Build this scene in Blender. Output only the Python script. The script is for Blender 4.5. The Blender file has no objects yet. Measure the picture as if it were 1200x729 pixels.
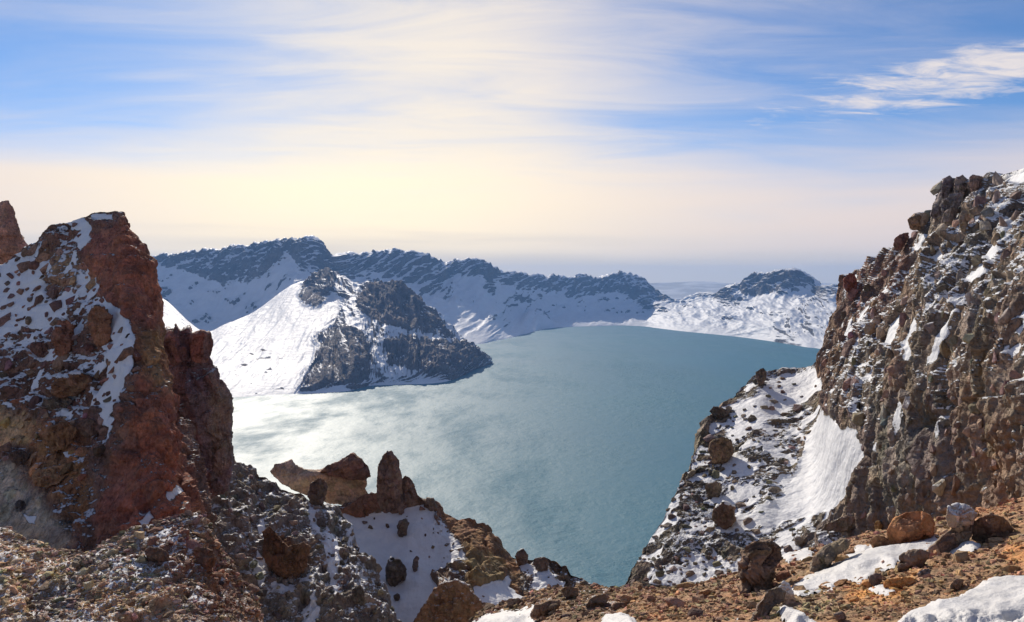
import bpy, bmesh, math, random, time
import numpy as np
from mathutils import Vector, Matrix
T0 = time.time()
random.seed(7); RNG = np.random.default_rng(7)
SC = bpy.context.scene
COL = SC.collection
F32 = np.float32
# ------------------------------------------------------------------ camera, world, sun, exposure
ZC, FPX, CX, HY = 380.0, 942.0, 600.0, 330.0        # eye height above the lake, focal length / principal column / horizon row (1200x729 frame)
cam_d = bpy.data.cameras.new('camera'); cam = bpy.data.objects.new('camera', cam_d); COL.objects.link(cam)
cam.location = (0, 0, ZC); cam.rotation_euler = (math.radians(90), 0, 0)
cam_d.sensor_width = 36; cam_d.lens = 36 * FPX / 1200
cam_d.shift_y = -(364.5 - HY) / 1200
cam_d.clip_start = 0.1; cam_d.clip_end = 120000
SC.camera = cam
SUN_AZ, SUN_EL = math.radians(-18), math.radians(28)   # azimuth to the right of +Y
SUNV = Vector((math.sin(SUN_AZ) * math.cos(SUN_EL), math.cos(SUN_AZ) * math.cos(SUN_EL), math.sin(SUN_EL)))
sd_ = bpy.data.lights.new('sun', 'SUN'); sun = bpy.data.objects.new('sun', sd_); COL.objects.link(sun)
sd_.energy = 3.5; sd_.angle = math.radians(0.5); sd_.color = (1.0, 0.9, 0.76)
sun.rotation_euler = SUNV.to_track_quat('Z', 'Y').to_euler(); sun.location = (0, 0, 900)
SC.view_settings.view_transform = 'Standard'; SC.view_settings.look = 'None'
SC.view_settings.gamma = 1; SC.view_settings.use_curve_mapping = False
SC.view_settings.exposure = 0.4
SC.render.engine = 'CYCLES'
SC.cycles.max_bounces = 5; SC.cycles.diffuse_bounces = 3; SC.cycles.glossy_bounces = 2; SC.cycles.volume_bounces = 0
SC.cycles.transmission_bounces = 2; SC.cycles.transparent_max_bounces = 4

class NT:
    """small helper for wiring shader nodes"""
    def __init__(s, tree): s.t = tree; s.n = tree.nodes; s.l = tree.links
    def new(s, typ, **kw):
        n = s.n.new(typ)
        for k, v in kw.items(): setattr(n, k, v)
        return n
    def put(s, sock, v):
        if isinstance(v, bpy.types.NodeSocket): s.l.new(v, sock)
        elif v is not None:
            if hasattr(sock.default_value, '__len__') and not hasattr(v, '__len__'): v = (v,) * len(sock.default_value)
            if hasattr(v, '__len__') and len(sock.default_value) == 4 and len(v) == 3: v = (*v, 1)
            sock.default_value = v
    def m(s, op, a, b=None, c=None, clamp=False):
        n = s.new('ShaderNodeMath', operation=op, use_clamp=clamp)
        s.put(n.inputs[0], a)
        if b is not None: s.put(n.inputs[1], b)
        if c is not None: s.put(n.inputs[2], c)
        return n.outputs[0]
    def step(s, x, lo, hi, a=0.0, b=1.0):
        n = s.new('ShaderNodeMapRange', interpolation_type='SMOOTHSTEP')
        for i, v in enumerate((x, lo, hi, a, b)): s.put(n.inputs[i], v)
        return n.outputs[0]
    def mix(s, f, a, b, mode='MIX'):
        n = s.new('ShaderNodeMix', data_type='RGBA', blend_type=mode, clamp_factor=True)
        s.put(n.inputs[0], f); s.put(n.inputs[6], a); s.put(n.inputs[7], b)
        return n.outputs[2]
    def noise(s, vec, scale, detail=4, rough=0.5, dist=0.0, out=0):
        n = s.new('ShaderNodeTexNoise'); s.put(n.inputs['Vector'], vec)
        n.inputs['Scale'].default_value = scale; n.inputs['Detail'].default_value = detail
        n.inputs['Roughness'].default_value = rough; n.inputs['Distortion'].default_value = dist
        return n.outputs[out]
    def xyz(s, x, y, z=0.0):
        n = s.new('ShaderNodeCombineXYZ')
        for i, v in enumerate((x, y, z)): s.put(n.inputs[i], v)
        return n.outputs[0]
    def scale(s, vec, k):
        n = s.new('ShaderNodeVectorMath', operation='MULTIPLY'); s.put(n.inputs[0], vec); s.put(n.inputs[1], k)
        return n.outputs[0]

# world: Nishita sky with thin high cloud
W = bpy.data.worlds.new('World'); SC.world = W; W.use_nodes = True
w = NT(W.node_tree); w.n.clear()
sky = w.new('ShaderNodeTexSky', sky_type='NISHITA'); sky.sun_disc = False
sky.sun_elevation = SUN_EL; sky.sun_rotation = SUN_AZ; sky.altitude = 2200; sky.air_density = 1.0; sky.dust_density = 0.6; sky.ozone_density = 2.0
tc = w.new('ShaderNodeTexCoord'); dirv = tc.outputs['Generated']
sp = w.new('ShaderNodeSeparateXYZ'); w.put(sp.inputs[0], dirv); dx, dy, dz = sp.outputs
az = w.m('ARCTAN2', dx, dy)
zz = w.m('MAXIMUM', dz, 0.0)
den = w.m('ADD', zz, 0.11)
q = w.xyz(w.m('DIVIDE', dx, den), w.m('DIVIDE', dy, den))
n_streak = w.noise(w.scale(q, (0.5, 1.5, 1)), 1.9, 8, 0.6, 0.9)
n_big = w.noise(w.scale(q, (0.55, 0.8, 1)), 0.8, 3, 0.5, 0.2)
n_fine = w.noise(w.scale(q, (1.5, 3.4, 1)), 3.2, 6, 0.62, 0.6)
n_band = w.noise(w.xyz(w.m('MULTIPLY', az, 0.9), w.m('MULTIPLY', zz, 26.0), 3.1), 1.6, 4, 0.5, 0.2)
def gauss(x, c, wd):
    t = w.m('DIVIDE', w.m('SUBTRACT', x, c), wd)
    return w.m('POWER', 2.718, w.m('MULTIPLY', w.m('MULTIPLY', t, t), -1.0))
toward = gauss(az, -0.20, 0.36)
# cloud colours are radiances in the sky texture's own scale (background strength 0.1)
CS = 0.98
warm = w.mix(toward, (7.0 * CS, 5.9 * CS, 5.4 * CS), (10.2 * CS, 8.6 * CS, 6.0 * CS))
blue = w.mix(1.0, sky.outputs[0], (0.47, 0.63, 0.81), 'MULTIPLY')
# grey-blue air right above the horizon
low_grey = w.mix(toward, (5.8, 5.1, 4.5), (7.2, 6.2, 4.9))
# bank of thin cloud between 2 and 8 degrees
zw = w.m('ADD', zz, w.m('MULTIPLY', w.m('SUBTRACT', n_band, 0.5), 0.05))
zw = w.m('ADD', zw, w.m('MULTIPLY', w.m('SUBTRACT', n_big, 0.5), -0.06))
zw = w.m('ADD', zw, w.m('MULTIPLY', toward, -0.012))
bank_lo = w.step(zw, 0.012, 0.055)
bank_hi = w.step(zw, 0.085, 0.19, 1.0, 0.0)
bank = w.m('MULTIPLY', bank_lo, bank_hi)
bank = w.m('MULTIPLY', bank, w.step(n_big, 0.25, 0.55, 0.80, 1.0))
# cirrus veil above, thickest near the middle of the view
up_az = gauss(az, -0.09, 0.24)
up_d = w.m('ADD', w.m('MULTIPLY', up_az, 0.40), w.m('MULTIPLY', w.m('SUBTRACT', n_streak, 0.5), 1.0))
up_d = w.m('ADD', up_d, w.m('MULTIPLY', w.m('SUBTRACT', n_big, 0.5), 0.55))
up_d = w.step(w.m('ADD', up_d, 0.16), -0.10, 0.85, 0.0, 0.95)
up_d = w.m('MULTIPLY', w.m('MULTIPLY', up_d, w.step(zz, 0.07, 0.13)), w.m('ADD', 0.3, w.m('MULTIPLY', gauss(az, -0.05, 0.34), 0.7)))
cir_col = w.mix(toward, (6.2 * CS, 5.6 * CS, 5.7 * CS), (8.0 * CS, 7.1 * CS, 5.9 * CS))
# broken altocumulus patch high on the right
pt = w.m('MULTIPLY', gauss(w.m('ADD', az, w.m('MULTIPLY', zz, -0.35)), 0.43, 0.20), gauss(w.m('SUBTRACT', zz, w.m('MULTIPLY', az, 0.10)), 0.168, 0.033))
pt = w.m('MULTIPLY', w.step(w.m('ADD', pt, w.m('MULTIPLY', w.m('SUBTRACT', n_fine, 0.5), 2.2)), 0.38, 1.25), w.step(pt, 0.02, 0.35))
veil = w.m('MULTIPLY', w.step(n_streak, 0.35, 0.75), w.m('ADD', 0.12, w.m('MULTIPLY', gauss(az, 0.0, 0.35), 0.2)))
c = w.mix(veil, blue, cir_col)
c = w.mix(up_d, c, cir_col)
glow = w.m('MULTIPLY', w.m('MULTIPLY', gauss(az, -0.13, 0.27), w.step(zz, 0.08, 0.34, 0.85, 0.12)), w.step(n_streak, 0.15, 0.6, 0.7, 1.0))
c = w.mix(glow, c, (8.2, 7.3, 6.0))
c = w.mix(w.m('MULTIPLY', pt, 0.9), c, (7.0, 6.3, 5.9))
c = w.mix(w.step(zw, 0.02, 0.13, 0.9, 0.0), c, low_grey)
c = w.mix(w.m('MULTIPLY', bank, 0.93), c, warm)
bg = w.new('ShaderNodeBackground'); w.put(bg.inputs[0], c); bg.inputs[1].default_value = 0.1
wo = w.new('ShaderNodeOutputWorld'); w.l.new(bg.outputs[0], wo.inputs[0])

# ------------------------------------------------------------------ helpers
def at(px, py, d):
    """world point at depth d (metres along the view) seen at photograph pixel px, py"""
    return ((px - CX) / FPX * d, d, ZC - (py - HY) / FPX * d)
def proj(P):
    return CX + FPX * P[:, 0] / P[:, 1], HY - FPX * (P[:, 2] - ZC) / P[:, 1]
def tag(o, label=None, cat=None, group=None, kind=None):
    for k, v in (('label', label), ('category', cat), ('group', group), ('kind', kind)):
        if v: o[k] = v
    return o

def hash_u(ix, iy, iz, seed):
    h = (ix.astype(np.uint32) * np.uint32(374761393) + iy.astype(np.uint32) * np.uint32(668265263)
         + iz.astype(np.uint32) * np.uint32(2147483647) + np.uint32((seed * 1274126177) & 0xffffffff))
    h = (h ^ (h >> np.uint32(13))) * np.uint32(1274126177)
    h = (h ^ (h >> np.uint32(16))) * np.uint32(2246822519)
    return h ^ (h >> np.uint32(15))
GR = np.array([(1,1,0),(-1,1,0),(1,-1,0),(-1,-1,0),(1,0,1),(-1,0,1),(1,0,-1),(-1,0,-1),(0,1,1),(0,-1,1),(0,1,-1),(0,-1,-1),(1,1,0),(-1,1,0),(0,-1,1),(0,-1,-1)], F32)
def perlin(p, seed=0):
    pi = np.floor(p).astype(np.int32); f = (p - pi).astype(F32)
    u = f * f * f * (f * (f * 6 - 15) + 10)
    r = 0
    for cx in (0, 1):
        wx = u[:, 0] if cx else 1 - u[:, 0]
        for cy in (0, 1):
            wy = u[:, 1] if cy else 1 - u[:, 1]
            for cz in (0, 1):
                wz = u[:, 2] if cz else 1 - u[:, 2]
                g = GR[hash_u(pi[:, 0] + cx, pi[:, 1] + cy, pi[:, 2] + cz, seed) & np.uint32(15)]
                r = r + wx * wy * wz * (g[:, 0] * (f[:, 0] - cx) + g[:, 1] * (f[:, 1] - cy) + g[:, 2] * (f[:, 2] - cz))
    return r
def fbm(p, octv=4, seed=0, gain=0.5, ridged=False):
    a, s, r = 1.0, 0.0, 0
    q_ = p.astype(F32)
    for i in range(octv):
        n = perlin(q_, seed + i * 17)
        if ridged: n = 1 - 2.2 * np.abs(n)
        r = r + a * n; s += a; a *= gain; q_ = q_ * F32(2.03) + F32(11.7)
    return r / s
def rotm(ax_, deg):
    return np.array(Matrix.Rotation(math.radians(deg), 3, ax_), F32)
JD = rotm('Z', 27) @ rotm('Y', 16) @ rotm('X', -12)
def joints(p, dirs, seed, tilt=0.8, crack=0.25):
    """rock broken along three sets of joint planes: blocks in line with each other, each with its own height and tilt"""
    wv = np.stack([perlin(p * .45 + k * 7.3, seed + k) for k in range(3)], 1)
    x = (p + .5 * wv) @ dirs.T
    x = x + .20 * np.sin(x * 2.3 + seed) + .06 * np.sin(x * 5.1 + seed * 2)
    i = np.floor(x); f = (x - i - .5).astype(F32); ii = i.astype(np.int32)
    h_ = hash_u(ii[:, 0], ii[:, 1], ii[:, 2], seed)
    r = (h_ & np.uint32(1023)).astype(F32) / 1023
    vec = np.stack([((h_ >> np.uint32(k)) & np.uint32(127)).astype(F32) / 63.5 - 1 for k in (5, 13, 21)], 1)
    coh = perlin((i * .37 + .5).astype(F32), seed + 9)
    edge = (.5 - np.abs(f)).min(1)
    return coh * 1.1 + (r - .5) * .65 + tilt * (f * vec).sum(1) - crack * np.exp(-edge / .04), r, vec

def sst(x, a, b):
    t = np.clip((x - a) / (b - a), 0, 1); return t * t * (3 - 2 * t)
def poly_sd(px, py, poly):
    """signed distance in photograph pixels, positive inside"""
    P = np.asarray(poly, F32); d = np.full(px.shape, 1e9, F32); ins = np.zeros(px.shape, bool)
    for i in range(len(P)):
        a, b = P[i], P[(i + 1) % len(P)]
        e = b - a; wx, wy = px - a[0], py - a[1]
        t = np.clip((wx * e[0] + wy * e[1]) / max(e @ e, 1e-9), 0, 1)
        d = np.minimum(d, (wx - e[0] * t) ** 2 + (wy - e[1] * t) ** 2)
        cnd = (a[1] > py) != (b[1] > py)
        with np.errstate(divide='ignore', invalid='ignore'):
            xi = a[0] + (py - a[1]) / (b[1] - a[1] if b[1] != a[1] else 1e-9) * e[0]
        ins ^= cnd & (px < xi)
    d = np.sqrt(d)
    return np.where(ins, d, -d)

def make_mesh(name, V, quads, smooth=True, attrs=None, mat=None):
    me = bpy.data.meshes.new(name)
    quads = np.asarray(quads); k = quads.shape[1]
    me.vertices.add(len(V)); me.vertices.foreach_set('co', np.ascontiguousarray(V, F32).ravel())
    me.loops.add(quads.size); me.loops.foreach_set('vertex_index', quads.astype(np.int32).ravel())
    me.polygons.add(len(quads)); me.polygons.foreach_set('loop_start', np.arange(len(quads), dtype=np.int32) * k)
    me.polygons.foreach_set('use_smooth', np.full(len(quads), smooth, bool))
    for an, av in (attrs or {}).items():
        if av.ndim == 1:
            a = me.attributes.new(an, 'FLOAT', 'POINT'); a.data.foreach_set('value', np.ascontiguousarray(av, F32))
        else:
            a = me.attributes.new(an, 'FLOAT_COLOR', 'POINT')
            a.data.foreach_set('color', np.concatenate([av, np.ones((len(av), 1))], 1).astype(F32).ravel())
    if mat: me.materials.append(mat)
    me.update(calc_edges=True)
    return me
def link(name, me, parent=None, loc=None):
    o = bpy.data.objects.new(name, me); COL.objects.link(o)
    if parent: o.parent = parent
    if loc is not None: o.location = loc
    return o

def cr_weights(n, pos, lin=0):
    """Catmull-Rom weight matrix (len(pos), n) for sampling n control values at fractional positions; the first lin spans are straight"""
    pos = np.asarray(pos, float); i = np.clip(np.floor(pos).astype(int), 0, n - 2); t = pos - i
    wts = np.stack([-.5*t+t*t-.5*t**3, 1-2.5*t*t+1.5*t**3, .5*t+2*t*t-1.5*t**3, -.5*t*t+.5*t**3], 1)
    M = np.zeros((len(pos), n))
    st = i < lin
    wts[st] = np.stack([t * 0, 1 - t, t, t * 0], 1)[st]
    for k in range(4):
        np.add.at(M, (np.arange(len(pos)), np.clip(i + k - 1, np.where(st, 0, min(lin, n - 1)), n - 1)), wts[:, k])
    return M
def sample_pos(wts, n):
    c_ = np.concatenate([[0], np.cumsum(wts)]); return np.interp(np.linspace(0, c_[-1], n), c_, np.arange(len(c_)))
def grid_surface(ctrl, nr, nc, rw=None, cw=None, lin=2):
    C = np.asarray(ctrl, float)                       # rows, cols, xyz
    R, K = C.shape[:2]
    px = CX + FPX * C[..., 0] / np.maximum(C[..., 1], 1); py = HY - FPX * (C[..., 2] - ZC) / np.maximum(C[..., 1], 1)
    if rw is None: rw = np.hypot(np.diff(px, axis=0), np.diff(py, axis=0)).mean(1) + 2
    if cw is None: cw = np.hypot(np.diff(px, axis=1), np.diff(py, axis=1)).mean(0) + 2
    pc_ = px[min(2, R - 1)]; cw = np.array(cw) * np.where((np.maximum(pc_[:-1], pc_[1:]) < -20) | (np.minimum(pc_[:-1], pc_[1:]) > 1220), .12, 1.0)
    rp, cp = sample_pos(rw, nr), sample_pos(cw, nc)
    B = np.einsum('ir,rkx->ikx', cr_weights(R, rp, lin), C); B = np.einsum('jk,ikx->ijx', cr_weights(K, cp), B)
    uv = np.stack(np.meshgrid(cp, rp), -1).reshape(-1, 2)
    idx = np.arange(nr * nc).reshape(nr, nc)
    quads = np.stack([idx[:-1, :-1], idx[1:, :-1], idx[1:, 1:], idx[:-1, 1:]], -1).reshape(-1, 4)
    return B.reshape(-1, 3), quads, uv
def normals(V, quads):
    fn = np.cross(V[quads[:, 2]] - V[quads[:, 0]], V[quads[:, 3]] - V[quads[:, 1]])
    N = np.zeros_like(V)
    for k in range(4):
        for a in range(3): N[:, a] += np.bincount(quads[:, k], fn[:, a], len(V))
    return N / np.maximum(np.linalg.norm(N, axis=1, keepdims=True), 1e-9)

ZB = np.full((729, 1200), 1e9, F32)                  # nearest surface seen through each photograph pixel, used to rest things on the ground
PATCH = []                                           # (vertex positions, normals, tint, px, py)
def to_zb(P, s=1):
    px, py = proj(P); ok = (px >= 0) & (px < 1200) & (py >= 0) & (py < 729) & (P[:, 1] > 0)
    np.minimum.at(ZB, (py[ok].astype(int), px[ok].astype(int)), P[ok, 1].astype(F32))

def dust_(cfg, px, py, wx, wy, Q, n, sd0):
    dust = np.full(n, cfg.get('dust', 0.3), F32)
    for poly, soft, amt in cfg.get('dusts', ()):
        k = sst(poly_sd(px + wx, py + wy, poly), -soft, soft); dust = dust * (1 - k) + amt * k
    return (dust + 0.22 * fbm(Q * 0.22, 3, sd0 + 21)).astype(F32)
def relief(B, quads, cfg, far=False):
    """displace a base surface into rock and snow; returns positions, normals and the attributes of the material"""
    N = normals(B, quads)
    if cfg.get('flip'): N = -N
    px, py = proj(B); n = len(B); sd0 = cfg.get('seed', 1)
    S = cfg.get('unit', 1.0)                         # metres per unit of detail
    wob = cfg.get('wob', 6.0)
    Q = (B / S).astype(F32)
    wx = fbm(Q * 0.5, 4, sd0 + 50) * wob * 2; wy = fbm(Q * 0.5 + 31, 4, sd0 + 60) * wob * 2
    M = np.zeros(n, F32)
    for poly, soft, amt in cfg.get('snow', ()):
        M = np.maximum(M, amt * sst(poly_sd(px + wx, py + wy, poly), -soft, soft))
    for poly, soft, sc_, th, amt in cfg.get('patchy', ()):
        pn = fbm((Q / sc_) @ np.asarray(cfg.get('axis', np.eye(3)), F32), 4, sd0 + 71)
        M = np.maximum(M, amt * sst(pn, th, th + .1) * sst(poly_sd(px + wx, py + wy, poly), -soft, soft))
    keep = 1 - cfg.get('fill', 0.85) * np.clip(M, 0, 1)
    ax = np.asarray(cfg.get('axis', np.eye(3)), F32); JR = cfg.get('jd', JD @ np.diag([1.1, .9, 1.25]))
    Qa = (Q + 0.25 * np.stack([fbm(Q * 0.8, 2, sd0 + 3), fbm(Q * 0.8 + 9, 2, sd0 + 4), fbm(Q * 0.8 + 19, 2, sd0 + 5)], 1)) @ ax
    h = np.zeros(n, F32); hs = 0; D = np.zeros(n, F32)
    for sc_, amp in cfg.get('soft', ()):
        D += amp * fbm(Q / sc_, 4, sd0 + int(sc_ * 7) + 1)
    dl = cfg.get('calm')
    calm = np.ones(n, F32)
    if dl:
        for poly, soft, amt in dl: calm *= 1 - amt * sst(poly_sd(px + wx, py + wy, poly), -soft, soft)
    if cfg.get('bare_blocks'):
        bk_ = np.zeros(n, F32)
        for poly, soft, amt in cfg['bare']: bk_ = np.maximum(bk_, np.minimum(amt, 1) * sst(poly_sd(px + wx, py + wy, poly), -soft * 2, soft * 2))
        calm = calm * (cfg['bare_blocks'] + (1 - cfg['bare_blocks']) * bk_)
    for sc_, amp in cfg.get('ridge', ()):
        D += amp * calm * keep * (fbm(Qa / sc_, 5, sd0 + int(sc_ * 5) + 2, ridged=True) - .4)
    for k, (sc_, amp) in enumerate(cfg.get('blocks', ())):
        f, rb_, vb_ = joints(Q / sc_, (JR @ rotm('Z', cfg.get('jrot', 23) * k)).astype(F32), sd0 + 100 + k * 13, cfg.get('tilt', 0.8), cfg.get('crev', 0.2))
        if k == min(1, len(cfg['blocks']) - 1): tint_r, tint_v = rb_, vb_
        if k: f = f * (.45 + .9 * sst(fbm(Q / (sc_ * 4), 3, sd0 + 300 + k), -.2, .25))
        if cfg.get('shape'):                         # ease the steps between blocks over a few vertices
            G_ = f.reshape(cfg['shape'])
            for _ in range(cfg.get('ease', 3)): G_ = np.concatenate([G_[:, :1], .25 * G_[:, :-2] + .5 * G_[:, 1:-1] + .25 * G_[:, 2:], G_[:, -1:]], 1)
            f = np.concatenate([G_[:1], .25 * G_[:-2] + .5 * G_[1:-1] + .25 * G_[2:], G_[-1:]], 0).ravel()
        D += amp * f * keep * calm; h += amp * f; hs += amp
    for L_, amp, bn in cfg.get('ribs', ()):
        x_ = Q @ np.asarray(bn, F32) / L_ + 0.9 * fbm(Q / (L_ * 4), 3, sd0 + 61) + .25 * fbm(Q / L_, 3, sd0 + 62); f_ = x_ - np.floor(x_)
        saw = np.where(f_ < .72, f_ / .72, (1 - f_) / .28) - .5; msk = sst(fbm(Q / (L_ * 3.5), 3, sd0 + 63), -.15, .2)
        D += amp * saw * keep * calm * msk; h += amp * .5 * saw * msk
    for sc_, amp in cfg.get('grit', ()):
        D += amp * fbm(Q / sc_, 3, sd0 + 77, 0.6) * (1 - 0.8 * M)
    edge = cfg.get('edge')
    if edge is not None: D *= edge
    P = B + N * (D * S)[:, None].astype(float)
    if cfg.get('extra') is not None: P = P + cfg['extra'](B, px, py)
    N2 = normals(P, quads)
    if cfg.get('flip'): N2 = -N2
    h = h / max(hs, 1e-6)
    sl, st = cfg.get('slope', (0, 0.6))
    nz = fbm(Q * 1.7, 5, sd0 + 8, .65) * 1.4
    snow = M * 1.05 - cfg.get('poke', 0.40) * np.clip(h, -0.3, 2) * (1.15 - np.clip(M, 0, 1)) + sl * (N2[:, 2] - st) + cfg.get('nzamp', 0.25) * nz
    rk = np.zeros(n, F32)
    for poly, soft, amt in cfg.get('bare', ()):
        rk = np.maximum(rk, amt * sst(poly_sd(px + wx, py + wy, poly), -soft, soft))
    snow = snow - rk
    if cfg.get('snow_add') is not None: snow = snow + cfg['snow_add'] * np.clip(rk * 1.3, .15, 1)
    tint = np.tile(np.asarray(cfg.get('tint', (.2, .15, .1)), F32), (n, 1))
    for poly, soft, colr in cfg.get('tints', ()):
        k = sst(poly_sd(px + wx * 1.5, py + wy * 1.5, poly), -soft, soft)[:, None]
        tint = tint * (1 - k) + np.asarray(colr, F32) * k
    # every block of rock has its own shade of the rock it belongs to
    if cfg.get('blocks'):
        tint = tint * (0.80 + 0.42 * tint_r)[:, None] * (1 + 0.05 * tint_v)
    P = P.astype(float)
    return P, N2, {'snow': snow.astype(F32), 'tint': np.clip(tint, 0.005, 1), 'dust': dust_(cfg, px, py, wx, wy, Q, n, sd0)}
def terrain(name, ctrl, nr, nc, cfg, mat, label, cat, rw=None, cw=None, kind='structure'):
    B, quads, uv = grid_surface(ctrl, nr, nc, rw, cw)
    n0 = normals(B, quads); cfg = dict(cfg); cfg['flip'] = (n0[:, 1] * -1 + n0[:, 2]).mean() < 0
    cfg['shape'] = (nr, nc)
    if cfg.get('edgef'): cfg['edge'] = cfg['edgef'](uv)
    P, N, A = relief(B, quads, cfg)
    if cfg['flip']: quads = quads[:, ::-1]
    o = link(name, make_mesh(name, P, quads, True, A, mat)); tag(o, label, cat, None, kind)
    to_zb(P)
    rec = dict(P=P, N=N, tint=A['tint'], snow=A['snow'], B=B, quads=quads, obj=o, uv=uv, shape=(nr, nc))
    rec['px'], rec['py'] = proj(P); rec['bpx'], rec['bpy'] = proj(B)
    PATCH.append(rec)
    print('%-18s %7d quads  %.1fs' % (name, len(quads), time.time() - T0))
    return rec

# ------------------------------------------------------------------ materials
SNOW = (0.72, 0.73, 0.75)
def bsdf(nt, col, rough, normal=None, spec=0.3):
    b = nt.new('ShaderNodeBsdfPrincipled'); nt.put(b.inputs['Base Color'], col); nt.put(b.inputs['Roughness'], rough)
    b.inputs['Specular IOR Level'].default_value = spec
    if normal is not None: nt.l.new(normal, b.inputs['Normal'])
    o = nt.new('ShaderNodeOutputMaterial'); nt.l.new(b.outputs[0], o.inputs[0]); return b
def rock_material(name, unit, objattr=False, bump=0.6, grain=1.0, dust_gain=1.0, var=1.0, ragged=0.55, gain=1.0):
    """rock with dusted and lying snow; unit = metres per grain step"""
    m = bpy.data.materials.new(name); m.use_nodes = True; nt = NT(m.node_tree); nt.n.clear()
    g = nt.new('ShaderNodeNewGeometry'); P = g.outputs['Position']; s = 1.0 / unit
    if objattr:
        oi = nt.new('ShaderNodeObjectInfo'); tint = oi.outputs['Color']
        a = nt.new('ShaderNodeAttribute', attribute_type='OBJECT', attribute_name='dust'); dust = a.outputs['Fac']; snow = None
    else:
        tint = nt.new('ShaderNodeAttribute', attribute_name='tint').outputs['Color']
        snow = nt.new('ShaderNodeAttribute', attribute_name='snow').outputs['Fac']
        dust = nt.new('ShaderNodeAttribute', attribute_name='dust').outputs['Fac']
    n1 = nt.noise(P, 0.35 * s, 6, 0.6, 0.3); n2 = nt.noise(P, 1.9 * s, 6, 0.68, 0.2); n3 = nt.noise(P, 2.6 * s, 4, 0.7)
    nc = nt.noise(P, 0.16 * s, 4, 0.6, 0.4)
    shade = nt.step(nt.m('ADD', nt.m('MULTIPLY', n1, 0.5), nt.m('MULTIPLY', n2, 0.5)), 0.30, 0.70, (1 - 0.5 * var) * gain, (1 + 0.6 * var) * gain)
    colr = nt.mix(1.0, tint, shade, 'MULTIPLY')
    warmc = nt.mix(1.0, colr, (1.07, 0.98, 0.90), 'MULTIPLY'); coolc = nt.mix(1.0, colr, (0.96, 0.995, 1.03), 'MULTIPLY')
    colr = nt.mix(nt.step(nc, 0.35, 0.65), coolc, warmc)
    pale = nt.mix(1.0, colr, (1.9, 1.8, 1.7), 'MULTIPLY')
    colr = nt.mix(nt.step(n3, 0.60, 0.74, 0, 0.6), colr, pale)
    sepn = nt.new('ShaderNodeSeparateXYZ'); nt.l.new(g.outputs['Normal'], sepn.inputs[0])
    up = sepn.outputs[2]
    # dusting: fine snow held on ledges and in hollows
    dn = nt.m('ADD', nt.m('MULTIPLY', nt.m('SUBTRACT', n3, 0.5), 1.5), nt.m('MULTIPLY', nt.m('SUBTRACT', n1, 0.5), 1.1))
    dn = nt.m('ADD', dn, nt.m('MULTIPLY', nt.m('SUBTRACT', up, 0.55), 0.75))
    dm = nt.step(nt.m('ADD', dn, nt.m('MULTIPLY', dust, dust_gain)), 0.52, 0.66)
    if snow is not None:
        sm = nt.step(nt.m('ADD', snow, nt.m('MULTIPLY', nt.m('SUBTRACT', n2, 0.5), ragged)), 0.44, 0.58)
        dm = nt.m('MAXIMUM', dm, sm)
    scol = nt.mix(nt.step(n1, 0.35, 0.7), SNOW, (0.66, 0.67, 0.69))
    fin = nt.mix(dm, colr, scol)
    def chips(sc_, k):
        v = nt.new('ShaderNodeTexVoronoi', feature='F1', distance='MINKOWSKI'); v.inputs['Exponent'].default_value = .9; v.inputs['Scale'].default_value = sc_ * s; v.inputs['Randomness'].default_value = 1.0
        nz = nt.new('ShaderNodeTexNoise'); nz.inputs['Scale'].default_value = sc_ * s * .8; nt.l.new(P, nz.inputs['Vector'])
        ad = nt.new('ShaderNodeVectorMath', operation='MULTIPLY_ADD'); nt.l.new(nz.outputs['Color'], ad.inputs[0]); ad.inputs[1].default_value = (.5 / (sc_ * s),) * 3; nt.l.new(nt.scale(P, (1.1, .95, .7)), ad.inputs[2])
        nt.l.new(ad.outputs[0], v.inputs['Vector']); return nt.m('MULTIPLY', v.outputs['Distance'], k)
    hgt = nt.m('ADD', nt.m('MULTIPLY', n2, 0.55), nt.m('MULTIPLY', n3, 0.35))
    hgt = nt.m('SUBTRACT', hgt, nt.m('ADD', chips(.7, .85), chips(1.9, .40)))
    hgt = nt.m('MULTIPLY', hgt, nt.m('SUBTRACT', 1.0, nt.m('MULTIPLY', dm, 0.86)))
    hgt = nt.m('ADD', hgt, nt.m('MULTIPLY', dm, 0.22))
    b = nt.new('ShaderNodeBump'); b.inputs['Strength'].default_value = bump; b.inputs['Distance'].default_value = unit * 0.55 * grain
    nt.l.new(hgt, b.inputs['Height'])
    bsdf(nt, fin, nt.m('SUBTRACT', 0.92, nt.m('MULTIPLY', dm, 0.3)), b.outputs[0], 0.25)
    return m
M_CLIFF = rock_material('cliff_rock', 0.5, gain=1.65, bump=1.2)
M_CRAG = rock_material('crag_rock', 0.5, gain=2.0, bump=1.2)
M_NEAR = rock_material('near_rock', 0.16, grain=1.2, gain=1.6)
M_GULLY = rock_material('gully_rock', 0.75, gain=1.6, bump=.9)
M_FAR = rock_material('mountain_rock', 22.0, bump=0.5, ragged=.22)
M_LOOSE = rock_material('loose_rock', 0.10, objattr=True, gain=1.6)
M_BLOCK = rock_material('block_rock', 0.45, objattr=True, gain=1.6)
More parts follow.
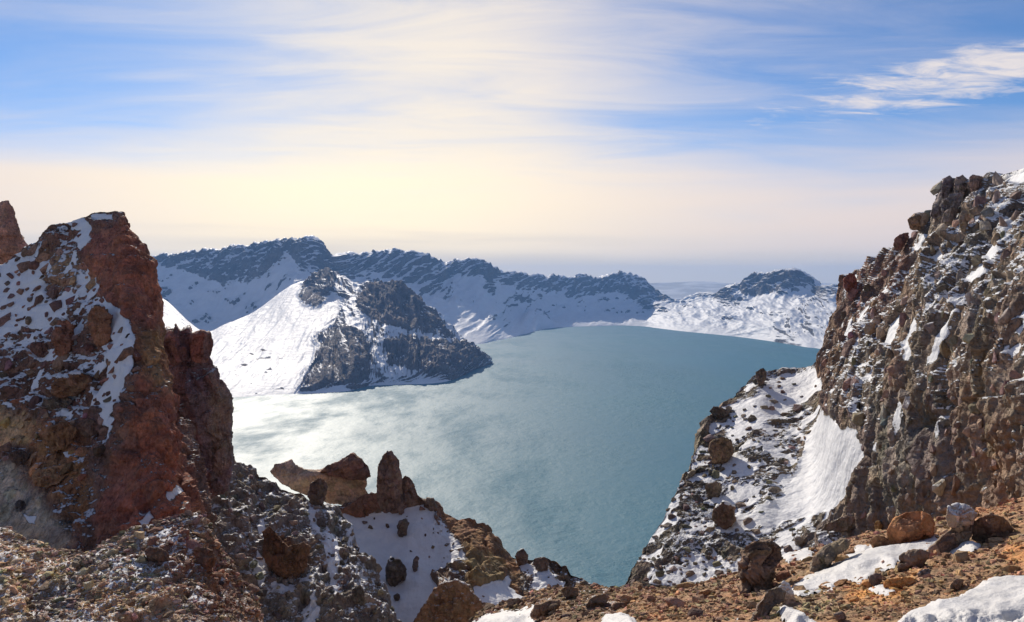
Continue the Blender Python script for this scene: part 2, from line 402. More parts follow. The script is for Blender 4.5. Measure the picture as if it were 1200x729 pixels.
def snow_material(name, unit):
    m = bpy.data.materials.new(name); m.use_nodes = True; nt = NT(m.node_tree); nt.n.clear()
    g = nt.new('ShaderNodeNewGeometry'); P = g.outputs['Position']; s = 1 / unit
    n1 = nt.noise(P, 0.5 * s, 5, 0.6, 0.4); n2 = nt.noise(P, 6 * s, 3, 0.7); n3 = nt.noise(P, 1.2 * s, 5, 0.7)
    colr = nt.mix(nt.step(n1, 0.3, 0.7), (0.70, 0.69, 0.68), (0.60, 0.59, 0.58))
    colr = nt.mix(nt.m('MULTIPLY', nt.step(n3, 0.60, 0.78), 0.55), colr, (0.36, 0.27, 0.20))   # grit blown onto old snow
    hgt = nt.m('ADD', nt.m('MULTIPLY', n3, 1.0), nt.m('MULTIPLY', n2, 0.25))
    b = nt.new('ShaderNodeBump'); b.inputs['Strength'].default_value = 0.5; b.inputs['Distance'].default_value = unit * 0.3
    nt.l.new(hgt, b.inputs['Height']); bsdf(nt, colr, 0.55, b.outputs[0], 0.3); return m
M_SNOW = snow_material('old_snow', 0.3)

# ------------------------------------------------------------------ lake and land
def lake_material():
    m = bpy.data.materials.new('lake_water'); m.use_nodes = True; nt = NT(m.node_tree); nt.n.clear()
    g = nt.new('ShaderNodeNewGeometry'); P = g.outputs['Position']
    pat = nt.noise(nt.scale(P, (1.2, .42, 1)), 0.0022, 7, 0.66, 0.35)       # wind-ruffled patches
    pat2 = nt.noise(nt.scale(P, (1.0, .5, 1)), 0.010, 6, 0.7, 0.3)
    ruf = nt.step(nt.m('ADD', nt.m('MULTIPLY', pat, 0.7), nt.m('MULTIPLY', pat2, 0.3)), 0.38, 0.66)
    deep = nt.mix(nt.noise(P, 0.0011, 3, 0.5), (0.000, 0.105, 0.165), (0.000, 0.14, 0.19))
    wv = nt.noise(nt.scale(P, (0.7, 1.0, 1)), 0.16, 6, 0.68, 0.4); wv2 = nt.noise(P, 0.035, 4, 0.6)
    hgt = nt.m('ADD', nt.m('MULTIPLY', wv, 1.0), nt.m('MULTIPLY', wv2, 2.0))
    b = nt.new('ShaderNodeBump'); nt.put(b.inputs['Strength'], nt.step(ruf, 0, 1, 0.25, 0.8)); b.inputs['Distance'].default_value = 2.4
    nt.l.new(hgt, b.inputs['Height'])
    r = bsdf(nt, deep, nt.step(ruf, 0, 1, 0.57, 0.75), b.outputs[0], 0.5); r.inputs['IOR'].default_value = 1.43
    return m
def sheet(name, x0, x1, y0, y1, z, mat, n=1):
    xs, ys = np.linspace(x0, x1, n + 1), np.linspace(y0, y1, n + 1)
    V = np.stack([*np.meshgrid(xs, ys), np.full((n + 1, n + 1), z)], -1).reshape(-1, 3)
    idx = np.arange((n + 1) ** 2).reshape(n + 1, n + 1)
    quads = np.stack([idx[:-1, :-1], idx[:-1, 1:], idx[1:, 1:], idx[1:, :-1]], -1).reshape(-1, 4)
    return link(name, make_mesh(name, V, quads, False, None, mat))
tag(sheet('lake', -5200, 5200, -600, 7600, 0.0, lake_material(), 8), 'teal crater lake with pale sun glare and wind streaks', 'lake', None, 'structure')
def plain_material(name, colr, colr2, sc_):
    m = bpy.data.materials.new(name); m.use_nodes = True; nt = NT(m.node_tree); nt.n.clear()
    g = nt.new('ShaderNodeNewGeometry'); bsdf(nt, nt.mix(nt.step(nt.noise(g.outputs['Position'], sc_, 6, 0.6), 0.4, 0.6), colr, colr2), 0.9); return m
M_PLAIN = plain_material('snowy_plain', (0.42, 0.43, 0.44), (0.66, 0.67, 0.68), 0.0016)
tag(sheet('ground', -17000, 17000, -3000, 17000, -1.5, M_PLAIN, 6), 'snowy lowland beyond the crater rim', 'ground', None, 'structure')

# ------------------------------------------------------------------ far mountains
K = 357960.0
def shore(px, py): return at(px, py, ZC * FPX / (py - HY))
rim = [  # px, skyline py, depth, cliff drop py, mid py, mid depth, bottom py, bottom depth (None: the shore)
 (90,308,5600,30,384,4950,405,4200),(140,306,5600,26,384,4950,405,4200),(200,302,5600,33,384,4950,405,4200),(250,296.5,5600,40,385,4950,405,4200),(300,288,5600,36,372,5000,392,4300),
 (325,284,5560,32,358,4980,385,4300),(345,282.5,5500,30,338,4900,375,4500),(366,282,5400,34,338,4850,368,4500),(378,293,5420,30,342,4850,368,4520),(388,302,5500,22,347,4900,375,4600),
 (410,300,5750,26,350,5000,385,4650),(440,297.5,5950,30,354,5100,398,4700),(475,294,6100,40,364,5300,403,4903),(492,299,6200,38,366,5400,404,4850),
 (520,309,6400,30,368,5500,404,4850),(560,307,6600,26,374,5700,403,4903),(580,315,6900,24,374,5850,399,None),(600,321,7200,20,374,6500,395,None),
 (640,325,7700,22,372,7150,385,None),(668,327,7800,24,371,7300,383,None),(680,323,7850,27,371,7360,382.5,None),(700,329,7900,22,371,7420,382,None),
 (728,321.5,7900,28,371,7440,381.3,None),(748,325,7800,26,371,7400,382,None),(760,334,7700,18,371,7330,383,None),
 (775,349,7500,8,371,7000,385,None),(795,353,7300,7,373,6700,387.5,None),(820,346,7100,11,373,6400,390,None),(845,346,6800,12,376,6100,392.5,None),
 (860,337,6650,20,376,5950,394,None),(880,329,6500,26,377,5750,396.5,None),(905,323,6300,29,378,5500,400,None),(930,320.5,6120,30,380,5280,404,None),
 (945,327,6020,24,382,5180,406.5,None),(958,337,5900,16,384,5060,408,None),(980,336,5700,20,386,4950,411,None),(1040,331,5400,28,390,4600,417,None),(1120,326,5000,30,395,4300,425,None)]
rows = [[], [], [], [], [], [], []]
for px, spy, sdp, drop, mpy, md, bpy_, bd in rim:
    s_ = np.array(at(px, spy, sdp)); cb = np.array(at(px, spy + drop, sdp - 150 - drop * 3)); mm = np.array(at(px, mpy, md))
    b_ = np.array(shore(px, bpy_) if bd is None else at(px, bpy_, bd))
    rows[0].append(s_ + (0, 1500, -430)); rows[1].append(s_ + (0, 260, -25)); rows[2].append(s_); rows[3].append(cb); rows[4].append(mm)
    rows[5].append(b_); rows[6].append(b_ + (b_ - mm) * 0.12 + (0, 0, -25))
B, quads, uv = grid_surface(rows, 220, 860, rw=[8, 10, 55, 70, 60, 12])
head = [(150,300),(200,302),(250,296),(300,287),(345,281),(370,281),(385,296),(378,308),(340,302),(318,322),(290,334),(262,337),(235,326),(205,318),(180,318),(150,322)]
mid1 = [(385,302),(440,296),(480,292),(515,308),(560,305),(600,320),(585,330),(545,326),(520,332),(505,345),(470,338),(440,326),(415,325),(395,330)]
mid1b = [(480,338),(530,345),(545,350),(520,360),(490,352)]
mid2 = [(575,325),(615,322),(670,328),(680,320),(700,327),(728,319),(750,323),(765,340),(785,355),(788,362),(760,362),(740,350),(715,345),(690,350),(676,356),(660,345),(625,340),(600,336)]
mid2b = [(600,345),(620,348),(618,357),(602,354)]
capR = [(868,338),(880,328),(905,322),(935,319),(955,334),(957,342),(925,345),(900,350),(878,348)]
capR2 = [(842,350),(855,338),(866,340),(868,352),(880,362),(862,368),(840,362)]
lump = [(612,382),(616,371),(630,369),(642,377),(646,383),(628,385)]
streaks = [(905,405),(925,372),(958,345),(985,345),(985,412)]
def far_extra(B, px, py):
    e = np.zeros_like(B); k = sst(poly_sd(px, py, lump), -5, 6); e[:, 2] = k * 55; return e
# down-slope gullies follow the fall line of the rim
u1, v1 = uv[:, 0].astype(F32), uv[:, 1].astype(F32)
xs = B[:, 0].astype(F32) / 1000; down = np.clip((v1 - 1.6) / 1.2, 0, 1) * np.clip((5.2 - v1) / 0.7, 0, 1)
lean = xs + 0.16 * v1; fz = np.zeros_like(xs)
warp = .030 * fbm(np.stack([xs * 9, v1 * 2.5, fz], 1), 4, 29)
gA = fbm(np.stack([(lean + warp * 1.5) * 6.0, v1 * 0.8, fz + 2], 1), 5, 31, 0.5, ridged=True)
gB = fbm(np.stack([(lean + warp) * 16.0, v1 * 1.9, fz + 5], 1), 5, 37, 0.55, ridged=True)
gC = fbm(np.stack([(lean + warp) * 42.0, v1 * 5.5, fz + 8], 1), 4, 39, 0.6, ridged=True)
pxf, pyf = proj(B)
bare = (([(345,300),(378,288),(404,303),(414,332),(398,346),(372,338),(352,322)], 4, .85), (head, 4, 1), (mid1, 4, 1), (mid1b, 4, .8), (mid2, 4, 1), (mid2b, 3, .8), (capR, 4, 1), (capR2, 3, .8), (lump, 3, .6), (streaks, 8, .55))
wxf = fbm((B / 260).astype(F32), 4, 71) * 9; wyf = fbm((B / 260 + 40).astype(F32), 4, 72) * 7
bm_ = np.zeros(len(B), F32)
for poly, soft, amt in bare: bm_ = np.maximum(bm_, amt * sst(poly_sd((pxf + wxf).astype(F32), (pyf + wyf + (gB - .4) * 9 + (gC - .4) * 4).astype(F32), poly), -soft * 1.4, soft * 1.4))
spots = sst(fbm(np.stack([(lean + warp) * 9, v1 * 3.0, fz + 4], 1), 5, 97, .6), .16, .30) * np.clip((v1 - 2.4) * 2, 0, 1) * np.clip((4.6 - v1) * 2, 0, 1)
bm_ = np.maximum(bm_, .62 * spots)
rightm = sst(B[:, 0] / B[:, 1], .17, .22)
top_j = np.exp(-((v1 - 2.0) / .22) ** 2)
N0 = normals(B, quads); flip = (N0[:, 1] * -1 + N0[:, 2]).mean() < 0
if flip: N0 = -N0
relf = (gA * (24 + 14 * bm_ + 10 * rightm) + gB * (11 + 21 * bm_ * (1 - .5 * top_j) + 10 * rightm) + gC * (1.0 + 6 * bm_ + 3 * rightm) * (1 - .7 * top_j)) * np.clip((v1 - 1.5) * 2.5, 0, 1) * np.clip((5.2 - v1) / .8, 0.05, 1)
Pf = B + N0 * relf[:, None]
jag = fbm(np.stack([xs * 14, fz, fz], 1), 4, 43, .42, ridged=True) * 15 + fbm(np.stack([xs * 45, fz + 3, fz], 1), 3, 44) * 3
Pf[:, 2] += (jag * np.clip(bm_ + .25, 0, 1) - 14) * top_j
Pf += far_extra(B, pxf, pyf)
Nf = normals(Pf, quads) * (-1 if flip else 1)
sn_ = .80 + 1.2 * (Nf[:, 2] - .74) * (.4 + bm_) - bm_ * (.17 + .95 * ((gB - .42) * .75 + (gC - .42) * .3 + (gA - .42) * .3)) + .08 * fbm((B / 60).astype(F32), 5, 75, .65)
sn_ += .22 * top_j * sst(fbm(np.stack([xs * 5, fz, fz + 9], 1), 2, 77), .0, .3)
Af = {'snow': sn_.astype(F32), 'tint': np.tile(np.array((.125, .118, .118), F32), (len(B), 1)) * (1 + .3 * fbm((B / 300).astype(F32), 3, 79))[:, None], 'dust': np.full(len(B), -.15, F32)}
if flip: quads = quads[:, ::-1]
cq = u1[quads[:, 0]]
ci = lambda px_: np.interp(px_, [r[0] for r in rim], np.arange(len(rim)))
for nm, lo, hi, lab in (('mountain', -1, ci(388), 'flat topped mountain with a dark cliff above a shaded snow bowl'),
                        ('mountain', ci(388), ci(781), 'long snowy crater wall with dark jagged crest behind the lake'),
                        ('mountain', ci(781), 99, 'sunlit snowy mountain with a dark rounded cap at the right shore')):
    fq = quads[(cq >= lo) & (cq < hi)]; used, inv = np.unique(fq, return_inverse=True)
    o = link(nm, make_mesh(nm, Pf[used], inv.reshape(-1, 4), True, {k: v[used] for k, v in Af.items()}, M_FAR)); tag(o, lab, 'mountain', None, 'structure')
print('far rim %.1fs' % (time.time() - T0))

# headland with the pointed peak
hl = [(110,345,4300,478),(150,340,4300,475),(190,350,4150,472),(235,388,3700,468),(268,379,3800,466),(303,363,4000,464),(340,336,4250,462),(366,328,4330,461),(384,322,4330,460),(398,328,4200,459),(415,338,4000,457),
      (438,337,3900,452),(455,336.5,3860,451),(468,339,3840,450.5),(482,350,3840,450),(500,366,3840,449.5),(520,385,3840,447),(540,402,3830,441),(556,413,3800,433),(574,424,3775,426)]
rows = [[] for _ in range(6)]
shx = [110,150,190,228,262,296,330,358,380,396,412,432,450,466,482,500,522,540,556,576]
for (px, py, d, sy), sx in zip(hl, shx):
    a = np.array(at(px, py, d)); b = np.array(shore(sx, sy))
    conc = -0.10 if px < 350 else (-0.06 if px < 400 else 0.03)
    rows[0].append(a + (0, 500, -220)); rows[1].append(a)
    for k, t in ((2, .3), (3, .65)):
        q_ = a * (1 - t) + b * t; q_[2] += conc * a[2] * 4 * t * (1 - t); rows[k].append(q_)
    rows[4].append(b); rows[5].append(b + (b - a) * 0.1 + (0, 0, -30))
B, quads, uv = grid_surface(rows, 230, 520, rw=[8, 40, 45, 40, 6], lin=1)
u1, v1 = uv[:, 0].astype(F32), uv[:, 1].astype(F32); fz = np.zeros_like(u1)
pxb, pyb = proj(B); pxb = pxb.astype(F32); pyb = pyb.astype(F32)
wxf = fbm((B / 170).astype(F32), 4, 81) * 9; wyf = fbm((B / 170 + 40).astype(F32), 4, 82) * 7
face = [(372,308),(400,320),(440,332),(468,334),(490,350),(575,425),(535,446),(470,452),(400,459),(345,462),(360,440),(372,425),(372,400),(398,380),(405,352),(378,345),(360,330)]
fk = sst(poly_sd(pxb + wxf, pyb + wyf, face), -8, 8)
rockA = [(415,352),(440,336),(468,336),(485,352),(512,382),(532,400),(520,402),(490,390),(470,392),(440,384),(425,375)]
rockB = [(452,405),(480,398),(505,405),(530,402),(550,412),(568,424),(548,432),(532,444),(505,446),(480,437),(455,428)]
rockC = [(365,440),(378,405),(400,380),(418,395),(432,410),(428,440),(415,456),(350,461)]
rockD = [(352,335),(372,318),(386,314),(398,330),(392,345),(372,365),(352,355)]
bm_ = .30 * fk
for poly, soft, amt in ((rockA, 5, 1), (rockB, 5, .95), (rockC, 5, .85), (rockD, 4, .85)): bm_ = np.maximum(bm_, amt * sst(poly_sd(pxb + wxf, pyb + wyf, poly), -soft, soft))
warp = .16 * fbm(np.stack([u1 * 1.6, v1 * 2.2, fz], 1), 4, 83)
ls = np.where(fk > .5, -.5, 1.15)
ls = 1.15 * (1 - fk) - .45 * fk
gA = fbm(np.stack([(u1 + warp * 2 + ls * v1) * 0.75, v1 * 0.7, fz + 2], 1), 5, 41, 0.5, ridged=True)
gB = fbm(np.stack([(u1 + warp + ls * v1) * 2.1, v1 * 1.6, fz + 5], 1), 5, 47, 0.55, ridged=True)
gC = fbm(np.stack([(u1 + warp + ls * v1) * 5.5, v1 * 4.5, fz + 8], 1), 4, 49, 0.6, ridged=True)
N0 = normals(B, quads); flip = (N0[:, 1] * -1 + N0[:, 2]).mean() < 0
if flip: N0 = -N0
msk = np.clip((v1 - .75) * 2.5, 0, 1) * np.clip((4.15 - v1) / .5, 0.05, 1)
P = B + N0 * ((gA * (9 + 22 * fk + 4 * bm_) + gB * (3.6 + 6 * fk + 15 * bm_) + gC * (1.0 + 2 * fk + 8 * bm_)) * msk)[:, None]
P[:, 2] += np.exp(-((v1 - 1.0) / .25) ** 2) * fk * (fbm(np.stack([u1 * 1.6, fz, fz], 1), 5, 87, .6, ridged=True) * 16)
N = normals(P, quads) * (-1 if flip else 1)
sn_ = .80 + 1.2 * (N[:, 2] - .74) * (.4 + bm_) - bm_ * (.26 + .62 * (gB * .6 + gC * .6 + gA * .25)) + .20 * fbm((B / 36).astype(F32), 5, 89, .65)
low = sst(poly_sd(pxb + wxf, pyb + wyf, [(262,470),(275,405),(320,398),(360,440),(345,470)]), -10, 10)
sn_ -= low * .5 * sst(fbm(np.stack([pxb / 14, pyb / 5, fz], 1), 4, 95), .05, .4)
A = {'snow': sn_.astype(F32), 'tint': np.tile(np.array((.135, .112, .102), F32), (len(B), 1)) * (1 + .35 * fbm((B / 200).astype(F32), 3, 79))[:, None], 'dust': np.full(len(B), -.15, F32)}
if flip: quads = quads[:, ::-1]
tag(link('headland', make_mesh('headland', P, quads, True, A, M_FAR)), 'snowy headland with a pointed dark peak running into the lake', 'headland', None, 'structure')
# distant hills seen through the gap
rows = [[], [], [], []]
for px, py in ((560,338),(640,334),(700,333),(760,332.5),(800,331),(830,330.5),(850,332),(880,333),(930,331.5),(1000,334),(1100,337)):
    a = np.array(at(px, py, 13000)); rows[0].append(a + (0, 2500, -300)); rows[1].append(a); rows[2].append(a + (0, -1500, -170)); rows[3].append((a[0] * .8, a[1] - 3200, -20))
B, quads, uv = grid_surface(rows, 60, 200, rw=[1, 2, 2], lin=1)
B[:, 2] += .6 * fbm((B / 1200).astype(F32), 5, 3, ridged=True) * 40 * np.clip((uv[:, 1] - .3), 0, 1)
tag(link('hills', make_mesh('hills', B, quads[:, ::-1], True, None, M_PLAIN)), 'pale blue hills far away beyond the gap in the rim', 'hills', None, 'structure')
print('far done %.1fs' % (time.time() - T0))

# ------------------------------------------------------------------ right cliff and its snow slope
def W_(lst): return [at(*p) for p in lst]
def skirt(row, dy, dz): return [(x * (y + dy) / y, y + dy, z + dz) for x, y, z in row]
top = [(722,692,43.5),(745,660,46),(768,622,49.5),(790,580,53),(808,545,57),(822,514,61),(836,490,64.5),(852,472,67),(870,452,69),(890,437,70),(912,436,70),(938,433,69),(958,426,67.5),
       (970,396,67),(982,365,65.5),(993,334,64),(1012,316,62),(1040,302,58),(1066,282,54.5),(1088,257,51.5),(1107,226,49),(1130,211,46.3),(1160,208,43.5),(1200,197,40),(1260,178,35),(1330,160,31),(1480,130,27),(1750,90,22)]
bot = [(745,712,40.5),(765,712,40.6),(782,712,40.8),(800,712,41),(818,708,41.3),(836,704,41.6),(852,696,42),(868,688,42.3),(884,680,42.6),(898,672,42.8),(912,664,43),(928,656,43),(944,650,43),
       (962,644,42.6),(980,640,42),(998,636,41.2),(1015,632,39.5),(1035,628,37.6),(1058,624,35.6),(1085,620,33.5),(1110,616,31.6),(1135,612,29.8),(1165,608,27.8),(1200,600,25.5),(1260,590,22.5),(1330,580,20),(1480,570,17),(1750,560,13.5)]
# foot of the steep wall as a fraction of the way down, and how far the wall stands forward there
wall_f = [.3]*12 + [.28,.5,.7,.78,.82,.84,.84,.84,.84,.84,.84,.84,.84,.84]
T_, Bo = np.array(W_(top)), np.array(W_(bot))
def between(t, bulge):
    R_ = T_ * (1 - t) + Bo * t; n_ = np.array((-.75, -.35, .45)); return R_ + n_ * np.asarray(bulge)[:, None]
bul = np.array([0.3]*8 + [0.2, .1, -.1, -.2, 0, .5, 1.2, 1.8, 2.2, 2.4, 2.6, 2.8, 3.0, 3.0, 3.0, 3.0, 3.0, 3.0, 3.0, 3.0])
rows = [skirt(W_(top), 6, -60), skirt(W_(top), 2.5, -4), T_, between(.1, bul * .08), between(.25, bul * .35), between(.45, bul * .75), between(.65, bul * .95), between(.84, bul * .7), Bo, Bo + (0, -3.5, -2.2)]
snowA = [(868,470),(885,462),(905,448),(930,440),(958,430),(962,455),(950,465),(925,478),(900,492),(880,505),(862,520),(850,512),(858,495)]
snowB = [(965,478),(978,492),(1004,506),(1008,530),(998,555),(994,580),(985,596),(960,604),(930,612),(905,618),(878,612),(888,600),(905,590),(920,575),(928,555),(938,535),(950,505)]
snowC = [(800,690),(815,665),(838,645),(850,655),(862,672),(845,690)]
snowD = [(875,605),(900,585),(905,600),(890,618),(870,618)]
snowE = [(758,675),(764,650),(768,655),(762,680)]
snowF = [(852,535),(875,535),(885,555),(868,560),(850,552)]
topsnow = [(1175,204),(1210,188),(1210,210),(1185,216),(1172,212)]
led = [[(1070,285),(1082,272),(1086,276),(1072,296)],[(1090,320),(1110,300),(1112,306),(1094,330)],[(1155,225),(1168,214),(1170,226),(1158,245)],[(1130,325),(1150,312),(1155,320),(1138,334)],[(1150,300),(1168,280),(1172,290),(1158,308)],
       [(1010,440),(1018,425),(1028,432),(1020,446)],[(1178,330),(1195,318),(1198,334),(1184,342)],[(1028,345),(1040,335),(1044,343),(1032,352)]]
ang = math.radians(24)                                # the beds of the cliff lean to the right
ax = np.array([[math.cos(ang), 0, -math.sin(ang)], [0, 1, 0], [math.sin(ang), 0, math.cos(ang)]]).T @ np.diag([1.25, 1.0, .52])
lower = [(720,700),(722,680),(860,455),(890,430),(960,425),(966,480),(1000,505),(1008,530),(990,600),(930,690),(760,720)]
l_ = Vector((.30, .28, .91)).normalized(); a_ = Vector((.1, .93, -.33)); a_ = (a_ - l_ * a_.dot(l_)).normalized(); c_ = l_.cross(a_)
JB = np.array([a_[:], (c_ * .8)[:], (l_ * .24)[:]], F32)     # joint planes of the cliff: long beds leaning to the right
ccfg = dict(jrot=7, ease=12, seed=5, unit=1.0, wob=5, tint=(.175, .134, .102), patchy=(([(990,330),(1080,250),(1150,195),(1220,190),(1220,420),(1100,420),(1000,480),(970,430)], 14, 2.2, .16, .9), (lower, 8, 1.8, .03, .9), ([(1000,480),(1220,420),(1220,600),(1000,600)], 10, 1.5, .27, .8)),
    dust=.50, slope=(.35, .75), axis=ax,
    soft=((9, .55), (3.5, .3)), jd=JB, ribs=((3.0, .8, (.45, .8, -.35)), (1.1, .3, (.6, .7, -.35))), ridge=((2.4, .34), (.9, .26), (.34, .13)), blocks=((1.9, .46), (.75, .17)), tilt=1.1, crev=.2, grit=((.12, .03),), fill=.965, poke=.25,
    snow=((snowA, 6, 1.3), (snowB, 5, 1.15), (snowC, 8, .72), (snowD, 6, .9), (snowE, 3, .8), (snowF, 6, .75), (topsnow, 3, 1.1), *[(l, 3, .95) for l in led]),
    calm=((lower, 12, .5),),
    tints=((lower, 10, (.15, .122, .095)), ([(985,330),(1040,285),(1065,270),(1070,330),(1040,380),(1000,400),(970,410)], 18, (.165, .102, .080)), ([(960,420),(980,380),(990,420),(975,480),(962,470)], 8, (.18, .12, .085)),
           ([(1130,470),(1210,470),(1210,620),(1120,600)], 22, (.178, .130, .095)), ([(1100,200),(1150,200),(1150,230),(1060,280)], 10, (.165, .14, .13)), ([(1020,470),(1110,470),(1110,600),(1000,600)], 16, (.165, .138, .112)), ([(1100,340),(1160,330),(1160,420),(1090,460)], 20, (.185, .152, .120))),
    dusts=((lower, 12, .36), ([(722,690),(810,500),(870,450),(860,480),(800,600),(760,690)], 10, .12), ([(965,430),(1010,380),(1060,400),(1060,470),(1000,500)], 18, .60), ([(1080,300),(1200,230),(1200,340),(1080,380)], 20, .58), ([(1000,520),(1200,430),(1200,620),(1000,610)], 20, .34)))
cliff = terrain('rock_cliff', rows, 640, 660, ccfg, M_CLIFF, 'tall broken brown and grey rock cliff with a snow slope at its foot', 'cliff', rw=[4, 6, 50, 65, 85, 85, 75, 60, 8])

# ------------------------------------------------------------------ left crag
top = [(-420,400,62),(-120,340,66),(-70,332,66),(-30,324,66),(0,312,66),(22,299,66),(38,287,66),(55,272,65.5),(75,264,65),(95,255,64.5),(112,248,64),(130,247,63),(142,249,62),(147,262,61),(155,280,60),(168,298,59),(180,322,58),(187,348,57),(191,386,56),(198,432,55),(204,482,54)]
bot = [(-420,700,43),(-120,690,45),(-70,690,45),(-30,688,44),(0,684,43.5),(22,682,43),(38,680,42.6),(55,676,42.3),(75,672,42),(95,668,42),(112,664,42),(130,658,42),(146,652,42),(160,648,42.2),(172,645,42.4),(182,642,42.6),(194,638,43),(204,632,43.5),(212,625,44),(218,612,45),(221,600,46)]
T_, Bo = np.array(W_(top)), np.array(W_(bot))
bul = np.array([-.6,-.6,-.6,-.8,-1.2,-1.4,-1.4,-1.2,-.8,-.3,.4,1.0,1.6,2.0,2.0,1.9,1.7,1.4,1.0,.5,.2])
def betw(t, bulge, side=.35):
    return T_ * (1 - t) + Bo * t + np.array((side, -.7, .4)) * np.asarray(bulge)[:, None]
rows = [skirt(W_(top), 7, -45), skirt(W_(top), 2.5, -3), T_, betw(.08, bul * .4 + .2), betw(.25, bul * .9), betw(.5, bul * 1.2), betw(.75, bul), Bo, Bo + (0, -3, -3)]
rows = [np.asarray(r) for r in rows]
# the right edge turns back out of sight
rows = [np.concatenate([r, [r[-1] + (-.6, 4, -1.5)], [r[-1] + (-4, 12, -5)]]) for r in rows]
sn = [[(78,265),(98,253),(108,262),(110,285),(96,292),(86,284),(92,270)],[(105,250),(118,245),(134,247),(130,255),(112,254)],
      [(-20,335),(20,312),(45,300),(62,308),(50,320),(48,340),(62,352),(90,330),(80,350),(78,375),(55,392),(30,385),(10,400),(-20,392)],
      [(108,345),(122,348),(140,362),(152,385),(158,400),(154,425),(146,450),(132,478),(122,505),(116,500),(120,478),(112,470),(100,480),(104,465),(126,440),(128,420),(108,402),(118,395),(128,398),(118,372),(106,355)],
      [(38,412),(60,408),(88,414),(84,425),(55,424)],[(0,470),(25,478),(18,480),(0,476)],[(76,478),(88,482),(84,492),(76,486)],[(72,530),(88,530),(84,540),(74,538)],[(195,580),(212,566),(218,572),(200,588)],[(160,610),(172,600),(178,606),(166,616)],[(28,600),(48,604),(44,615),(34,612)],
      [(0,312),(30,296),(44,306),(20,322),(0,332)]]
red_face = [(80,310),(105,285),(128,262),(146,250),(152,262),(190,330),(200,390),(206,480),(230,600),(200,640),(120,645),(110,610),(150,520),(165,430),(155,390),(130,355),(100,330)]  # red rock on the right face of the crag
lcfg = dict(nzamp=.42, patchy=(([(-20,310),(90,262),(130,360),(160,420),(130,520),(60,480),(-20,460)], 10, 2.0, .10, .85),), seed=9, unit=1.0, wob=5, tint=(.125, .072, .055), dust=.36, slope=(.35, .78), soft=((9, .6), (3.2, .35)), poke=.06, ridge=((2.6, .42), (1.0, .26), (.38, .13)), blocks=((2.6, .5), (.9, .2)), tilt=1.0, crev=.2, grit=((.15, .03),), fill=.8,
    axis=np.diag([1, 1, .75]), snow=[(s_, 4, 1.0) for s_ in sn], calm=((red_face, 8, .15),),
    tints=((red_face, 8, (.205, .082, .052)), ([(160,380),(200,385),(200,460),(165,440)], 10, (.20, .115, .06)), ([(-20,470),(30,478),(45,500),(52,505),(30,522),(-20,530)], 7, (.34, .205, .10)), ([(30,495),(85,495),(110,560),(100,620),(70,590),(40,560)], 10, (.20, .10, .05)),
           ([(-20,540),(20,545),(40,575),(70,610),(90,640),(-20,690)], 10, (.27, .22, .165)), ([(-20,440),(100,430),(110,470),(60,490),(0,480)], 12, (.11, .062, .045)), ([(40,300),(90,300),(110,330),(60,340)], 12, (.2, .125, .08))),
    dusts=((red_face, 6, .16), ([(-20,300),(90,260),(130,380),(110,500),(-20,480)], 14, .60), ([(-20,540),(20,545),(70,610),(90,640),(-20,690)], 10, .12), ([(-20,470),(30,478),(45,500),(30,522),(-20,530)], 7, .05)))
lcfg['calm'] = lcfg['calm'] + (([(-20,470),(30,478),(45,500),(30,522),(-20,530)], 7, .7), ([(-20,540),(20,545),(70,610),(90,640),(-20,690)], 8, .7))
crag = terrain('crag', rows, 470, 380, lcfg, M_CRAG, 'rust red crag with a snow streaked left slope', 'crag', rw=[4, 6, 30, 65, 90, 100, 90, 10])

# ------------------------------------------------------------------ scree slope below the crag, snow gully and rock ridge beyond it
top = [(210,500,92),(235,515,91),(258,530,90),(275,537,89),(300,551,88),(325,566,87),(350,577,86),(375,588,85.5),(398,599,85),(408,612,83.5),(418,634,81),(430,658,78.5),(444,688,76),(462,724,73),(475,750,71)]
bot = [(200,640,66),(215,665,65),(228,690,64.5),(240,720,64),(255,750,63.5),(272,770,63),(290,785,62.6),(310,795,62.3),(330,805,62),(345,810,62),(365,810,62),(385,810,62),(410,810,62.5),(440,800,64),(470,790,65)]
T_, Bo = np.array(W_(top)), np.array(W_(bot)); bul = np.array([0,0,.2,.4,.6,.9,1.2,1.4,1.5,1.4,1.2,1.0,.8,.5,.2])
rows = [skirt(W_(top), 9, -50), skirt(W_(top), 3, -4), T_, betw(.12, bul * .5, .1), betw(.35, bul, .1), betw(.7, bul, .1), Bo]
gs = [[(318,560),(340,566),(345,574),(330,572)],[(292,660),(304,640),(316,668),(310,690),(300,676)],[(303,610),(312,600),(316,616),(308,628)],[(376,640),(384,610),(396,640),(402,690),(392,700),(382,670)],[(322,676),(350,690),(342,700),(324,690)],[(352,575),(372,600),(378,625),(366,612)],[(355,715),(365,690),(378,729),(356,740)],[(398,598),(404,602),(416,640),(408,636)],[(350,670),(362,672),(366,690),(352,686)]]
gcfg = dict(seed=13, unit=1.2, wob=6, tint=(.165, .135, .11), dust=.34, slope=(.4, .72), soft=((8, .7), (3, .4)), ridge=((3.0, .5),), blocks=((2.0, .42), (.8, .32), (.32, .15)), tilt=1.05, crev=.2, grit=((.15, .05),), fill=.7,
    axis=np.diag([1.1, 1, .7]), snow=[(s_, 4, .8) for s_ in gs], tints=(([(200,560),(235,575),(255,620),(300,729),(200,729)], 14, (.185, .16, .14)), ([(310,620),(330,625),(360,635),(362,660),(340,675),(315,650)], 6, (.15, .082, .045)), ([(255,650),(290,660),(300,729),(250,729)], 12, (.24, .175, .12))),
    dusts=(([(200,560),(245,575),(275,640),(320,729),(200,729)], 14, .22), ([(310,620),(330,625),(360,635),(362,660),(340,675),(315,650)], 5, 0.0)))
